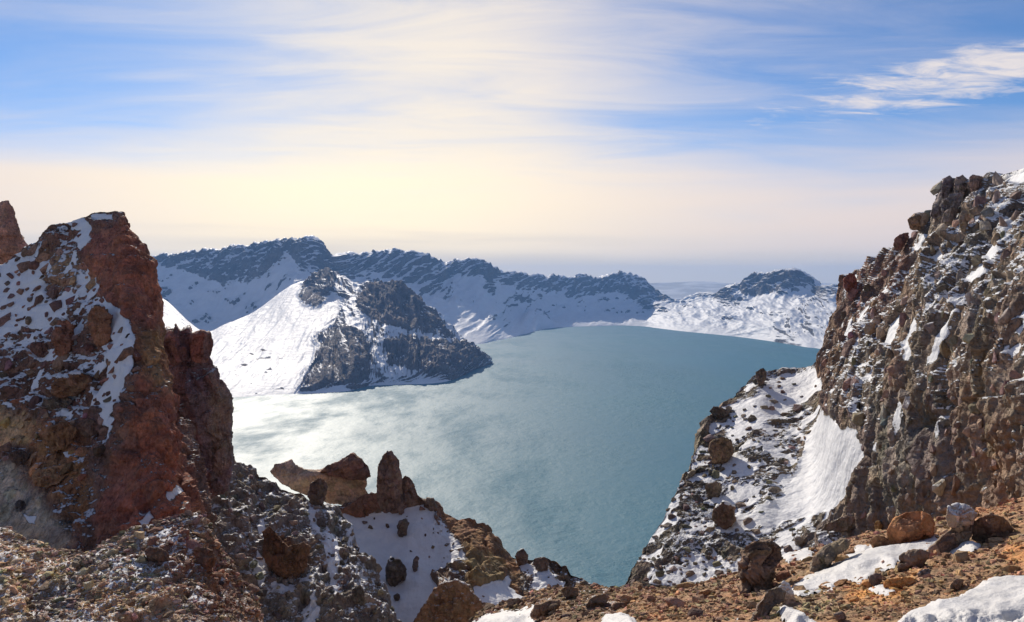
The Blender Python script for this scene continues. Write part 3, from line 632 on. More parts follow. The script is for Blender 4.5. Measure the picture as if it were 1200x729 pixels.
scree = terrain('scree_slope', rows, 330, 400, gcfg, M_GULLY, 'grey scree slope dusted with snow below the red crag', 'slope', rw=[4, 6, 25, 60, 90, 60])

top = [(385,592,99),(405,590,99),(425,588,99),(450,583,99),(478,582,99),(500,590,98.5),(515,599,98),(535,608,97.5),(555,614,97),(575,626,96),(592,640,95),(606,652,94),(622,653,93),(642,651,92),(662,657,91),(682,676,90),(705,706,89)]
bot = [(405,720,79),(420,752,77),(435,775,76),(452,785,75.5),(472,785,75),(492,780,75),(510,772,75.5),(530,765,76),(548,757,76.5),(565,750,77),(582,745,77.5),(600,742,78),(618,740,78.5),(636,740,79),(655,740,79.5),(675,742,80),(700,745,80)]
T_, Bo = np.array(W_(top)), np.array(W_(bot)); bul = np.array([0,-.6,-1.2,-1.8,-2.0,-1.6,-.8,.8,2.0,2.4,2.2,1.4,.8,.6,.4,.2,0])
rows = [skirt(W_(top), 9, -60), skirt(W_(top), 3, -5), T_, betw(.12, bul * .5, -.1), betw(.35, bul, -.1), betw(.7, bul * .7, -.1), Bo]
gsn = [(398,596),(420,600),(452,602),(468,590),(500,590),(508,602),(512,630),(528,640),(522,655),(505,672),(512,690),(505,710),(480,745),(455,745),(440,700),(424,660),(405,620)]
gsn2 = [(555,690),(575,680),(596,674),(606,690),(614,700),(612,712),(580,712),(560,705)]
gsn3 = [(505,615),(522,612),(540,640),(545,655),(520,670),(508,660)]
gsn4 = [(604,650),(618,655),(628,664),(640,660),(652,668),(668,676),(660,690),(640,690),(625,700),(622,676),(610,664)]
nose = [(512,600),(535,607),(556,613),(578,626),(594,640),(608,655),(612,690),(604,700),(596,672),(575,678),(555,690),(545,680),(548,655),(538,632)]
rcfg = dict(seed=17, unit=1.2, wob=4, tint=(.14, .098, .068), dust=.25, slope=(.35, .75), soft=((8, .6), (3, .3)), blocks=((2.6, .6), (1.0, .36), (.4, .16)), tilt=1.05, crev=.2, grit=((.15, .03),), fill=.93,
    axis=np.diag([1.1, 1, .7]), snow=((gsn, 4, 1.15), (gsn2, 4, 1.0), (gsn3, 4, .72), (gsn4, 4, .62)), calm=((nose, 5, .35),), tints=((nose, 5, (.16, .088, .045)), ([(545,640),(590,650),(590,690),(545,690)], 8, (.185, .125, .06))), dusts=((nose, 4, -.05), (gsn3, 5, .5)))
ridge = terrain('snow_gully', rows, 260, 420, rcfg, M_GULLY, 'shaded snow gully below a brown rock ridge above the lake', 'gully', rw=[4, 6, 25, 55, 70, 40])

# ------------------------------------------------------------------ near ground: rubble slope on the left, gravel slope on the right
cols = [-420, -140, -60, 0, 40, 75, 100, 125, 150, 185, 215, 240, 252, 264, 285, 305, 330]
crest = [(600,32),(612,33),(618,33),(626,33),(636,33),(643,33),(645,33),(636,33),(622,33.5),(613,34),(601,34.5),(611,35),(640,35),(664,35),(698,34.5),(728,34),(765,33)]
rows = [[] for _ in range(6)]
for px, (py, d) in zip(cols, crest):
    a = np.array(at(px, py, d)); rows[0].append(a + (0, 4, -14)); rows[1].append(a + (0, 1.0, -1.0)); rows[2].append(a)
    rows[3].append(at(px, py + (770 - py) * .4, d - 5.0)); rows[4].append(at(px * .96 + 10, 772, d - 11)); rows[5].append(at(px * .9 + 20, 1000, 12))
ncfg = dict(seed=29, unit=.4, wob=6, tint=(.20, .145, .10), dust=.26, slope=(.3, .8), soft=((10, 1.2), (4, .7)), blocks=((3.2, .55), (1.3, .32), (.55, .14)), tilt=.9, crev=.08, grit=((.4, .10), (.12, .05)), fill=.7,
    snow=(([(150,626),(185,616),(212,606),(196,622),(165,632)], 5, .7),), tints=(([(-20,640),(60,650),(90,680),(60,729),(-20,729)], 16, (.31, .205, .115)), ([(160,612),(215,600),(250,640),(300,729),(230,729),(180,660)], 14, (.15, .085, .055)), ([(90,690),(200,690),(210,729),(80,729)], 12, (.27, .175, .10)), ([(30,690),(90,680),(95,715),(40,725)], 8, (.13, .1, .078))),
    dusts=(([(-20,640),(60,650),(80,670),(-20,690)], 10, .28), ([(120,635),(210,608),(240,650),(250,700),(120,690)], 14, .36)))
rubble = terrain('rubble_slope', rows, 240, 420, ncfg, M_NEAR, 'snow dusted brown rubble slope at the bottom left', 'slope', rw=[4, 5, 50, 60, 14])

gx = [430, 480, 520, 560, 600, 640, 680, 740, 800, 860, 920, 980, 1040, 1100, 1160, 1240, 1340, 1500, 1800]
gedge = [(830,22),(800,22),(765,22),(720,21.5),(704,21),(690,21),(688,20.5),(690,20),(688,20),(672,20),(652,20),(636,19.6),(622,19),(606,18.5),(594,18),(572,17),(550,16.5),(530,15),(500,12.5)]
gmid = [(870,17),(845,17),(800,17.5),(750,17.2),(735,17),(716,16.3),(713,15.5),(713,14),(711,13.4),(700,13.4),(688,13.2),(676,13),(664,12.8),(652,12.6),(640,12.4),(625,12),(610,11.5),(590,10.5),(560,9)]
gnear = [(860,11),(835,11),(815,11),(800,10.8),(790,10.4),(780,10),(770,9.6),(762,9.2),(756,9),(748,8.9),(742,8.8),(734,8.7),(726,8.6),(718,8.5),(710,8.4),(698,8.2),(684,8),(664,7.4),(630,6.5)]
rows = [[] for _ in range(7)]
for px, (ey, ed), (my, md), (ny, nd) in zip(gx, gedge, gmid, gnear):
    a = np.array(at(px, ey, ed))
    rows[0].append(a + (a[0] * .7, 14, -9.5 if px > 760 else -30)); rows[1].append(a + (0, 2.2, -1.6)); rows[2].append(a); rows[3].append(at(px, my, md)); rows[4].append(at(px, ny, nd))
    n_ = np.array(at(px, ny, nd)); rows[5].append((n_[0] * .72, 5.0, ZC - 2.75 + 0.1 * (px - 900) / 300)); rows[6].append((n_[0] * .7, -2.5, ZC - 1.75))
pcfg = dict(seed=37, unit=.2, wob=7, tint=(.215, .132, .075), dust=-.1, slope=(0, .8), soft=((12, .6), (5, .4)), blocks=((2.4, .22), (.8, .10)), tilt=.8, crev=.0, grit=((.5, .12), (.16, .07)), fill=.9,
    tints=(([(480,680),(560,690),(720,680),(740,700),(720,729),(470,760)], 14, (.165, .105, .062)), ([(720,690),(860,670),(960,640),(900,729),(720,729)], 16, (.21, .13, .075)), ([(900,690),(975,690),(990,715),(900,729)], 10, (.20, .145, .085)), ([(1120,600),(1210,560),(1210,600),(1150,620)], 12, (.25, .14, .075)), ([(990,685),(1070,675),(1060,700),(1000,705)], 10, (.33, .165, .06)), ([(1180,640),(1210,640),(1210,665),(1180,665)], 8, (.34, .17, .07))),
    dusts=(([(480,680),(560,690),(720,680),(740,700),(720,729),(470,760)], 14, .12),))
ground = terrain('gravel_slope', rows, 300, 500, pcfg, M_NEAR, 'orange brown gravel slope at the bottom right', 'slope', rw=[6, 8, 60, 60, 75, 4])
print('terrain %.1fs' % (time.time() - T0))

# ------------------------------------------------------------------ standing rocks built from their own outlines
def largest_island(q_):
    par = {}
    def root(a):
        while par.setdefault(a, a) != a: par[a] = par[par[a]]; a = par[a]
        return a
    for a_q in q_:
        r0 = root(a_q[0])
        for b_ in a_q[1:]: par[root(b_)] = r0
    lab = np.array([root(a_q[0]) for a_q in q_]); u_, c_ = np.unique(lab, return_counts=True); return q_[lab == u_[c_.argmax()]]
def solid_rock(name, poly, d, thick, step, cfg, mat, label, cat='rock', lean=0.0, group=None, kind=None, parent=None, power=3.2, cap=None, rest=True, embed=None):
    """a closed rock body: rounded towards its outline, as thick as it is wide, then broken by relief"""
    pl = np.asarray(poly, float)
    if d < 22 and parent is None and rest:
        bx_, by_ = pl[pl[:, 1] > pl[:, 1].max() - .25 * np.ptp(pl[:, 1])].mean(0)[0], pl[:, 1].max()
        zz_ = ZB[max(int(min(by_, 726)) - 2, 0):int(min(by_, 726)) + 3, int(bx_) - 6:int(bx_) + 7]; zz_ = zz_[zz_ < 1e8]
        if len(zz_): d = float(np.median(zz_)) - .1 * thick
    if embed is None: embed = .32 if d < 22 and parent is None else 0
    if embed:                                        # the foot of a loose rock goes on below the ground
        h_ = np.ptp(pl[:, 1]); k_ = np.clip((pl[:, 1] - (pl[:, 1].min() + .5 * h_)) / (.5 * h_), 0, 1); pl[:, 1] += k_ * embed * h_
    x0, y0 = pl.min(0) - step * 2; x1, y1 = pl.max(0) + step * 2
    xs, ys = np.arange(x0, x1, step), np.arange(y0, y1, step); X, Y = np.meshgrid(xs, ys); X = X.ravel(); Y = Y.ravel()
    j = cfg.get('jag', 2.0); nn = np.stack([X / (j * 5), Y / (j * 5), X * 0 + cfg.get('seed', 1)], 1).astype(F32)
    wx, wy = fbm(nn, 3, 5) * j * 1.6, fbm(nn + 40, 3, 6) * j * 1.6
    s_ = poly_sd((X + wx).astype(F32), (Y + wy).astype(F32), pl).astype(float)
    R = s_.max(); t = np.clip(s_ / R, 0, 1); prof = (1 - (1 - t) ** power) ** (1 / power)
    rf = np.random.default_rng(int(cfg.get('seed', 1)) + 5); xn = (X - (x0 + x1) / 2) / (x1 - x0) * 2; yn = (Y - (y0 + y1) / 2) / (y1 - y0) * 2
    fac = np.full(X.shape, 9.0)
    for _ in range(9):                               # flat broken faces
        a_f = rf.uniform(0, 6.28); tl = rf.uniform(.15, 1.0); fac = np.minimum(fac, rf.uniform(.72, 1.05) - tl * (np.cos(a_f) * xn + np.sin(a_f) * yn))
    prof = np.minimum(prof, np.maximum(fac, .25 * prof))
    nr, nc = len(ys), len(xs); idx = np.arange(nr * nc).reshape(nr, nc)
    quads = np.stack([idx[:-1, :-1], idx[1:, :-1], idx[1:, 1:], idx[:-1, 1:]], -1).reshape(-1, 4)
    inside = (s_ > 0)[quads].any(1); quads = quads[inside]
    gxr, gyr = np.gradient(s_.reshape(nr, nc), step)[::-1]; gn = np.maximum(np.hypot(gxr, gyr), .3).ravel()
    out = s_ < 0; X2 = X.copy(); Y2 = Y.copy()
    X2[out] -= (s_ * gxr.ravel() / gn ** 2)[out]; Y2[out] -= (s_ * gyr.ravel() / gn ** 2)[out]
    dd = d + lean * (y1 - Y2) / (y1 - y0)
    fr = np.array(at(X2, Y2, dd - thick * prof)).T; bk = np.array(at(X2, Y2, dd + thick * prof)).T
    V = np.concatenate([fr, bk]); Q = np.concatenate([quads, quads[:, ::-1] + len(fr)])
    cen = V[np.unique(Q)].mean(0)
    used, inv = np.unique(Q, return_inverse=True); V = V[used]; Q = inv.reshape(-1, 4)
    tt_ = np.concatenate([t, t])[used]
    n0 = normals(V, Q); cf = dict(cfg); cf['edge'] = .30 + .70 * sst(tt_, 0.02, .35); cf['flip'] = ((V - cen) * n0).sum(1).mean() < 0
    P, N, A = relief(V, Q, cf)
    if cf['flip']: Q = Q[:, ::-1]
    base = np.array((cen[0], cen[1], P[:, 2].min()))
    me = make_mesh(name, P - base, Q, True, A, mat)
    o = link(name, me, parent, base if parent is None else base - np.array(parent.location)); to_zb(P)
    if parent is None: tag(o, label, cat, group, kind)
    if cap:
        sz = thick * 2; k = (N[:, 2] + .30 * fbm((P / sz * 3).astype(F32), 3, 7) + .35 * ((P[:, 2] - P[:, 2].min()) / np.ptp(P[:, 2])) - cap) / .25
        qf = Q[(k > -.6)[Q].all(1)]
        if len(qf) > 8:
            qf = largest_island(qf); us, iv = np.unique(qf, return_inverse=True)
            link('snow_cap', make_mesh('snow_cap', P[us] - base + N[us] * (np.clip(k[us], -.6, 1) * sz * .05)[:, None], iv.reshape(-1, 4), True, None, M_SNOW), o)
    rec = dict(P=P, N=N, tint=A['tint'], snow=A['snow'], obj=o); rec['px'], rec['py'] = proj(P); PATCH.append(rec)
    return o
base_r = dict(unit=1.0, wob=3, slope=(.3, .8), tilt=1.05, crev=.2)
solid_rock('rock_pinnacle', [(-40,250),(-20,238),(0,236),(11,236),(17,250),(22,268),(30,284),(36,292),(20,310),(-10,330),(-50,330)], 82, 3.2, 1.5,
    dict(base_r, seed=51, tint=(.21, .115, .085), dust=-.05, soft=((4, .4),), blocks=((3, .3), (1, .16), (.4, .08))), M_CRAG, 'smooth brown pinnacle standing behind the crag at the left edge', 'pinnacle')
buttress = solid_rock('rock_buttress', [(172,412),(182,398),(196,386),(205,384),(212,386),(222,382),(225,388),(246,390),(250,399),(246,418),(254,430),(257,446),(268,455),(274,468),(272,490),(271,520),(276,545),(268,575),(240,590),(215,585),(205,540),(185,470),(174,440)], 72, 5.5, 1.0,
    dict(base_r, seed=53, jag=2.5, tint=(.13, .082, .080), dust=.30, soft=((5, .7), (2, .3)), blocks=((3.4, .6), (1.2, .22), (.5, .12), (.22, .06)), axis=np.diag([1, 1, .6]),
         tints=(([(195,386),(250,390),(248,420),(200,425)], 6, (.15, .075, .062)), ([(248,440),(275,465),(275,540),(248,560)], 7, (.17, .115, .085))), dusts=(([(210,430),(255,430),(250,480),(215,500)], 8, .45), ([(250,480),(276,480),(276,560),(250,560)], 5, .02))),
    M_CRAG, 'dark purple brown rock buttress right of the red crag above the lake', 'buttress', lean=3)
ledge = solid_rock('rock_ledge', [(316,552),(322,545),(336,541),(341,537),(346,545),(362,551),(378,550),(392,541),(404,538),(413,534),(420,540),(428,547),(431,556),(429,572),(434,584),(420,594),(385,590),(352,578),(330,566)], 101, 3.5, 0.8,
    dict(base_r, seed=57, jag=1.5, tint=(.32, .23, .17), dust=-.15, soft=((5, .3),), blocks=((3, .16), (1, .08), (.4, .05)),
         tints=(([(375,552),(404,536),(415,532),(432,548),(432,560),(400,560)], 3, (.15, .085, .06)),)), M_GULLY, 'flat topped tan rock ledge left of the rock needle', 'ledge', lean=1.5, power=4.0)
solid_rock('cap_rock', [(374,553),(383,545),(398,540),(405,534),(414,531),(422,537),(430,545),(434,558),(426,563),(404,562),(388,557)], 99, 2.6, 0.7,
    dict(base_r, seed=58, jag=1.5, tint=(.15, .082, .062), dust=-.2, soft=((3, .3),), blocks=((1.6, .35), (.6, .14)), axis=np.diag([1, 1, 2.2])), M_GULLY, None, parent=ledge, power=3.5)
solid_rock('top_block', [(223,420),(222,402),(226,390),(236,387),(247,390),(251,400),(249,414),(243,426),(230,427)], 69, 2.4, 0.7,
    dict(base_r, seed=54, jag=1.2, tint=(.16, .08, .066), dust=-.05, soft=((3, .3),), blocks=((2.4, .3), (.8, .1))), M_CRAG, None, parent=buttress, power=3.0)
solid_rock('side_block', [(186,420),(184,400),(194,390),(204,386),(206,380),(211,388),(220,384),(222,398),(222,420),(204,430)], 69.5, 2.2, 0.7,
    dict(base_r, seed=55, jag=1.4, tint=(.12, .066, .06), dust=.2, soft=((3, .3),), blocks=((1.6, .4), (.6, .16))), M_CRAG, None, parent=buttress, power=3.0)
solid_rock('rock_needle', [(440,604),(442,585),(441,565),(444,545),(448,534),(457,528),(464,533),(468,548),(471,562),(472,580),(476,604),(458,612)], 97.5, 1.9, 0.6,
    dict(base_r, seed=59, jag=2.2, tint=(.155, .10, .075), dust=-.1, soft=((3, .3),), blocks=((1.6, .3), (.6, .14)), axis=np.diag([1, 1, .6])), M_GULLY, 'tall dark rock needle standing above the snow gully', 'needle')
solid_rock('rock_shoulder', [(458,606),(462,580),(466,566),(475,557),(483,562),(488,576),(496,586),(494,600),(475,606)], 98.2, 1.8, 0.7,
    dict(base_r, seed=61, jag=1.5, tint=(.13, .082, .06), dust=.05, soft=((3, .3),), blocks=((1.6, .3), (.6, .14))), M_GULLY, 'short dark rock leaning against the right side of the needle', 'rock')
solid_rock('rock_shelf', [(398,601),(414,588),(430,578),(450,576),(454,602),(436,608),(416,606)], 97.8, 1.6, 0.7,
    dict(base_r, seed=63, jag=1.5, tint=(.15, .078, .05), dust=.08, soft=((3, .3),), blocks=((1.6, .3), (.6, .14))), M_GULLY, 'low red brown rock at the left foot of the needle', 'rock')
solid_rock('boulder', [(497,604),(496,590),(500,583),(508,584),(512,592),(516,600),(508,606)], 98, 1.2, 0.7,
    dict(base_r, seed=65, jag=1.2, tint=(.15, .115, .09), dust=-.05, soft=((3, .2),), blocks=((1.6, .3), (.6, .12))), M_GULLY, 'grey square boulder on the ridge crest right of the needle', 'boulder')
solid_rock('boulder', [(366,604),(360,582),(364,566),(372,560),(380,562),(384,570),(380,590),(374,600)], 85, 1.2, 0.7,
    dict(base_r, seed=66, jag=1.2, tint=(.11, .078, .06), dust=.1, soft=((3, .2),), blocks=((1.6, .3), (.6, .12))), M_GULLY, 'dark boulder at the crest of the grey scree in front of the tan ledge', 'boulder')
solid_rock('outcrop', [(306,622),(316,616),(326,628),(338,640),(356,634),(364,640),(360,664),(350,676),(344,688),(334,680),(318,668),(308,650)], 73, 1.6, 0.8,
    dict(base_r, seed=67, jag=2, tint=(.13, .072, .042), dust=-.08, soft=((3, .4),), blocks=((2, .35), (.8, .2), (.3, .08))), M_GULLY, 'brown outcrop jutting from the middle of the grey scree slope', 'outcrop')
solid_rock('outcrop', [(482,740),(484,724),(496,708),(508,694),(520,682),(533,677),(545,684),(556,694),(564,706),(572,724),(570,750),(520,770)], 21.5, 1.3, 0.9,
    dict(base_r, unit=.35, seed=69, jag=4, tint=(.20, .118, .066), dust=.36, soft=((4, .8),), ridge=((2.2, .5), (.8, .25)), blocks=((2.6, .9), (1, .5), (.4, .2))), M_NEAR, 'knobbly brown outcrop with snow specks in front of the snow gully', 'outcrop', cap=1.12)
solid_rock('outcrop', [(868,690),(866,664),(874,642),(888,634),(904,632),(916,642),(919,656),(908,664),(902,676),(890,690)], 19.6, .75, 0.8,
    dict(base_r, unit=.3, seed=71, jag=2.5, tint=(.125, .085, .06), dust=-.1, soft=((4, .6),), ridge=((1.8, .4), (.6, .2)), blocks=((2.2, .6), (.9, .34), (.35, .14))), M_NEAR, 'dark craggy boulder beside the small snow patch at the cliff foot', 'boulder')
solid_rock('boulder', [(1038,636),(1040,620),(1048,606),(1060,599),(1076,597),(1090,602),(1097,612),(1094,624),(1084,634),(1064,638)], 17.2, .52, 0.7,
    dict(base_r, unit=.3, seed=73, jag=1.2, tint=(.235, .115, .055), dust=-.4, soft=((4, .35),), blocks=((2.4, .3), (.8, .1), (.3, .05))), M_NEAR, 'big rounded orange brown boulder at the cliff foot', 'boulder')
solid_rock('slab', [(1086,646),(1089,637),(1102,628),(1120,616),(1134,610),(1143,615),(1139,628),(1128,638),(1106,646)], 15.6, .35, 0.7,
    dict(base_r, unit=.25, seed=75, jag=1.2, tint=(.165, .118, .085), dust=-.4, soft=((4, .3),), blocks=((2.6, .35), (.9, .14), (.3, .06))), M_NEAR, 'long grey slab leaning against the orange boulder', 'slab')
solid_rock('slab', [(1138,626),(1140,612),(1150,606),(1160,600),(1176,606),(1188,618),(1184,625),(1165,624),(1150,630)], 15.8, .4, 0.7,
    dict(base_r, unit=.25, seed=77, jag=1.2, tint=(.16, .10, .06), dust=-.4, soft=((4, .3),), blocks=((2.6, .35), (.9, .14), (.3, .06))), M_NEAR, 'brown wedge shaped slab right of the long grey slab', 'slab')
solid_rock('crusted_rock', [(1108,606),(1110,596),(1120,591),(1136,594),(1146,602),(1140,610),(1124,612),(1112,612)], 16.6, .3, 0.7,
    dict(base_r, unit=.2, seed=79, jag=1.2, tint=(.3, .22, .16), dust=.45, soft=((4, .3),), blocks=((2, .3), (.8, .12))), M_NEAR, 'pale rock crusted with snow behind the long grey slab', 'rock', cap=1.0)
solid_rock('slab', [(874,745),(880,724),(888,706),(899,692),(910,687),(920,694),(918,704),(906,712),(894,728),(888,748)], 10.6, .25, 0.8,
    dict(base_r, unit=.2, seed=81, jag=1.5, tint=(.125, .095, .075), dust=-.4, soft=((4, .3),), blocks=((2.4, .4), (.9, .16), (.3, .06))), M_NEAR, 'dark grey slab tilted up out of the gravel at the bottom', 'slab')
solid_rock('crusted_rock', [(914,700),(913,688),(918,682),(924,684),(930,694),(932,701),(922,704)], 11.6, .1, 0.6,
    dict(base_r, unit=.1, seed=83, jag=1.0, tint=(.36, .27, .21), dust=.55, soft=((3, .3),), blocks=((1.6, .25), (.6, .1))), M_NEAR, 'small pale snow crusted stone at the lower end of the long snow strip', 'rock', cap=.6)
solid_rock('rock_rib', [(946,668),(954,652),(966,641),(982,634),(996,632),(994,640),(980,650),(970,662),(958,670)], 18.4, .4, 0.8,
    dict(base_r, unit=.3, seed=85, jag=2, tint=(.15, .115, .08), dust=-.2, soft=((4, .4),), blocks=((2.4, .45), (.9, .22), (.35, .1))), M_NEAR, 'grey olive rock rib between the two snow patches', 'rock')
solid_rock('rock_shelf', [(962,622),(966,614),(985,606),(1005,603),(1024,606),(1040,610),(1046,617),(1030,621),(1005,619),(985,624)], 19.6, .6, 0.8,
    dict(base_r, unit=.3, seed=87, jag=1.5, tint=(.14, .112, .088), dust=-.05, soft=((4, .4),), blocks=((2.4, .4), (.9, .22), (.35, .1))), M_NEAR, 'low dark rock shelf below the big snow slope', 'rock')
solid_rock('split_rock', [(1052,664),(1054,652),(1064,645),(1078,643),(1090,648),(1088,655),(1080,660),(1076,664),(1068,660),(1062,667)], 13.6, .22, 0.7,
    dict(base_r, unit=.18, seed=89, jag=1.5, tint=(.13, .095, .075), dust=-.4, soft=((4, .3),), blocks=((2, .45), (.8, .2), (.3, .07))), M_NEAR, 'dark split rock at the upper edge of the long snow strip', 'rock')
# stacked rocks on the skyline of the right cliff
def stone_poly(cx, cy, a, b, rot, seed, n=9):
    r = random.Random(seed); P_ = []
    for k in range(n):
        t = 2 * math.pi * k / n + r.uniform(-.2, .2); s_ = r.uniform(.82, 1.1); x, y = math.cos(t) * a * s_, math.sin(t) * b * s_
        P_.append((cx + x * math.cos(rot) - y * math.sin(rot), cy + x * math.sin(rot) + y * math.cos(rot)))
    return P_
for k, (cx, cy, a, b, rot, d, tint, lab, nm) in enumerate((
    (1073, 260, 10, 8, -.2, 54, (.2, .12, .075), 'round brown boulder perched alone on the skyline of the right cliff', 'boulder'),
    (1109, 217, 7, 12, .25, 52.3, (.13, .11, .115), 'dark upright block at the left end of the cliff top', 'rock_block'),
    (1126, 216, 10, 11, -.1, 52, (.14, .115, .105), 'grey block in the middle of the cliff top stack', 'rock_block'),
    (1143, 212, 10, 9, .1, 51.6, (.165, .105, .08), 'reddish brown block at the right end of the cliff top stack', 'rock_block'),
    (1116, 236, 17, 8, -.45, 51.8, (.15, .13, .125), 'long grey slab below the cliff top stack', 'slab'),
    (1098, 248, 9, 7, -.3, 52.4, (.13, .11, .11), 'dark wedge at the lower left of the cliff top stack', 'rock_block'),
    (1113, 252, 13, 7, -.7, 51.6, (.19, .15, .12), 'pale tilted slab under the cliff top stack', 'slab'),
    (1130, 256, 7, 11, .1, 51.2, (.21, .165, .125), 'pale upright block under the cliff top stack', 'rock_block'),
    (1056, 281, 11, 7, -.7, 55, (.165, .085, .065), 'red brown rock on the cliff skyline below the perched boulder', 'rock_block'),
    (997, 330, 9, 12, .2, 58.6, (.17, .07, .055), 'dark red block at the upper left corner of the cliff edge', 'rock_block'),
    (892, 440, 7, 10, .1, 57.6, (.10, .078, .062), 'dark tooth of rock on the crest left of the snow slope', 'rock_tooth'),
    (843, 482, 12, 6, .15, 53, (.10, .082, .066), 'dark rock overhanging the crest of the lower slope', 'rock'),
    (845, 526, 15, 14, .2, 47.6, (.125, .085, .055), 'brown rock standing in snow high on the lower slope', 'rock'),
    (848, 602, 15, 15, -.4, 43.6, (.12, .075, .05), 'brown rock low on the lower slope', 'rock'),
    (836, 572, 10, 9, .2, 45.3, (.115, .088, .06), 'small olive brown rock beside the crest of the lower slope', 'rock'),
    (75, 392, 15, 20, .05, 53.5, (.14, .065, .042), 'rounded dark red boulder in the snow of the crag slope', 'boulder'),
    (116, 378, 17, 20, -.3, 53.5, (.155, .075, .042), 'red boulder beside the narrow snow chute of the crag', 'boulder'),
    (46, 408, 14, 8, .2, 52.8, (.115, .06, .045), 'low dark boulder left of the rounded red boulder', 'boulder'),
    (84, 449, 30, 11, -.2, 50, (.14, .075, .042), 'long brown rock band across the crag slope', 'rock'),
    (66, 471, 22, 7, -.15, 49, (.105, .08, .062), 'grey slab with a snowy upper edge on the crag slope', 'slab'),
    (70, 508, 20, 15, -.35, 47.4, (.19, .10, .05), 'ochre brown boulder below the grey slab of the crag', 'boulder'),
    (22, 534, 14, 8, 0, 46.4, (.09, .055, .04), 'dark low rock below the ochre bank', 'rock'),
    (24, 592, 8, 6, .3, 44.5, (.075, .065, .06), 'single dark stone on the pale scree at the left edge', 'stone'),
    (103, 500, 14, 10, .2, 48, (.115, .07, .05), 'dark brown rock at the lower end of the snow chute', 'rock'),
    (60, 555, 24, 10, -.25, 45.6, (.21, .12, .065), 'tawny ledge above the pale scree', 'rock'),
    (183, 650, 15, 9, .2, 33.4, (.13, .078, .052), 'dark brown rock on the rubble crest', 'rock'),
    (240, 652, 16, 11, .5, 33.4, (.145, .078, .05), 'red brown rock at the right end of the rubble crest', 'rock'),
    (463, 668, 14, 16, .5, 84.5, (.10, .085, .07), 'large dark rock sticking out of the gully snow', 'rock'),
    (487, 660, 4, 8, .1, 87, (.12, .10, .09), 'thin dark rock in the gully snow right of the large one', 'rock'),
    (465, 699, 4.5, 4, .1, 78, (.09, .075, .06), 'small dark stone in the lower gully snow', 'stone'),
    (472, 617, 7, 10, .3, 94.5, (.11, .09, .075), 'dark patch of rock in the snow below the needle', 'rock'),
    (420, 695, 9, 9, .1, 76, (.10, .082, .066), 'dark rock at the edge between scree and gully snow', 'rock'),
    (634, 660, 10, 8, .1, 92, (.12, .085, .065), 'dark brown knob at the end of the far ridge', 'rock'),
    (612, 652, 8, 9, -.3, 93.5, (.12, .09, .07), 'dark knob with a snow cap on the far ridge', 'rock'),
    (1029, 616, 5, 6, 0, 18.6, (.30, .17, .07), 'small ochre block left of the orange boulder', 'stone'),
    (1032, 635, 13, 8, .1, 16.6, (.20, .115, .065), 'brown stone at the top of the long snow strip', 'stone'),
    (1054, 682, 20, 6, -.1, 10.9, (.36, .18, .065), 'flat orange stone below the long snow strip', 'stone'),
    (1026, 678, 9, 7, -.3, 11.4, (.11, .08, .07), 'dark stone at the lower edge of the long snow strip', 'stone'),
    (937, 633, 5.5, 5, 0, 19.2, (.16, .14, .115), 'small grey stone sitting in the little snow patch', 'stone'),
    (1083, 671, 8, 4, -.2, 11.4, (.13, .12, .12), 'dark slaty stone on open gravel', 'stone'),
    (1122, 684, 9, 6, -.5, 10.4, (.13, .09, .065), 'dark stone left of the big corner snow', 'stone'),
    (700, 704, 16, 8, -.5, 17, (.14, .10, .07), 'dark tilted block on the gravel edge above the lake', 'rock_block'),
    (668, 694, 13, 8, .2, 19, (.15, .10, .065), 'brown block on the left end of the gravel edge', 'rock_block'),
    (735, 702, 9, 5, .1, 17, (.30, .19, .11), 'flat tan stone on the gravel edge beside the lower slope', 'stone'),
    (826, 695, 9, 4, -.2, 15.5, (.26, .165, .10), 'tan stone left of the dark craggy boulder', 'stone'),
    (640, 712, 20, 8, -.3, 16.5, (.16, .105, .068), 'low brown rock beside the bottom snow patch', 'rock'),
    (603, 706, 11, 6, .1, 17.8, (.12, .08, .055), 'dark rock above the bottom snow patch', 'rock'),
    (985, 722, 8, 5, .1, 9.4, (.13, .10, .085), 'dark grey stone at the lower edge of the gravel', 'stone'))):
    near = d < 22
    zz_ = ZB[int(cy + b * .3):int(cy + b * 1.1) + 1, max(int(cx - a * .6), 0):int(cx + a * .6) + 1]; zz_ = zz_[zz_ < 1e8]
    if len(zz_): d = float(np.percentile(zz_, 15))
    sc_ = (a + b) / 2 * d / FPX
    fl = dict(base_r, unit=max(sc_ * .55, .05), seed=200 + k, jag=max(1.0, min(a, b) * .16), tint=tint, dust=(-.35 if near else (.16 if cx < 300 or cx > 1040 or cx == 66 else .02)), soft=((3, .3),), blocks=((1.8, .34), (.75, .16), (.3, .07)))
    solid_rock(nm, stone_poly(cx, cy, a, b, rot, k), d, sc_ * .9, max(.55, min(a, b) / 11), fl, M_NEAR if near else (M_GULLY if 380 < cx < 660 else M_CRAG), lab, nm.split('_')[-1] if nm != 'rock_block' else 'rock', power=3.0, rest=False, embed=.25, cap=(.95 if cx in (66, 612, 463, 75, 116, 84, 845, 848) else None))
print('standing rocks %.1fs' % (time.time() - T0))

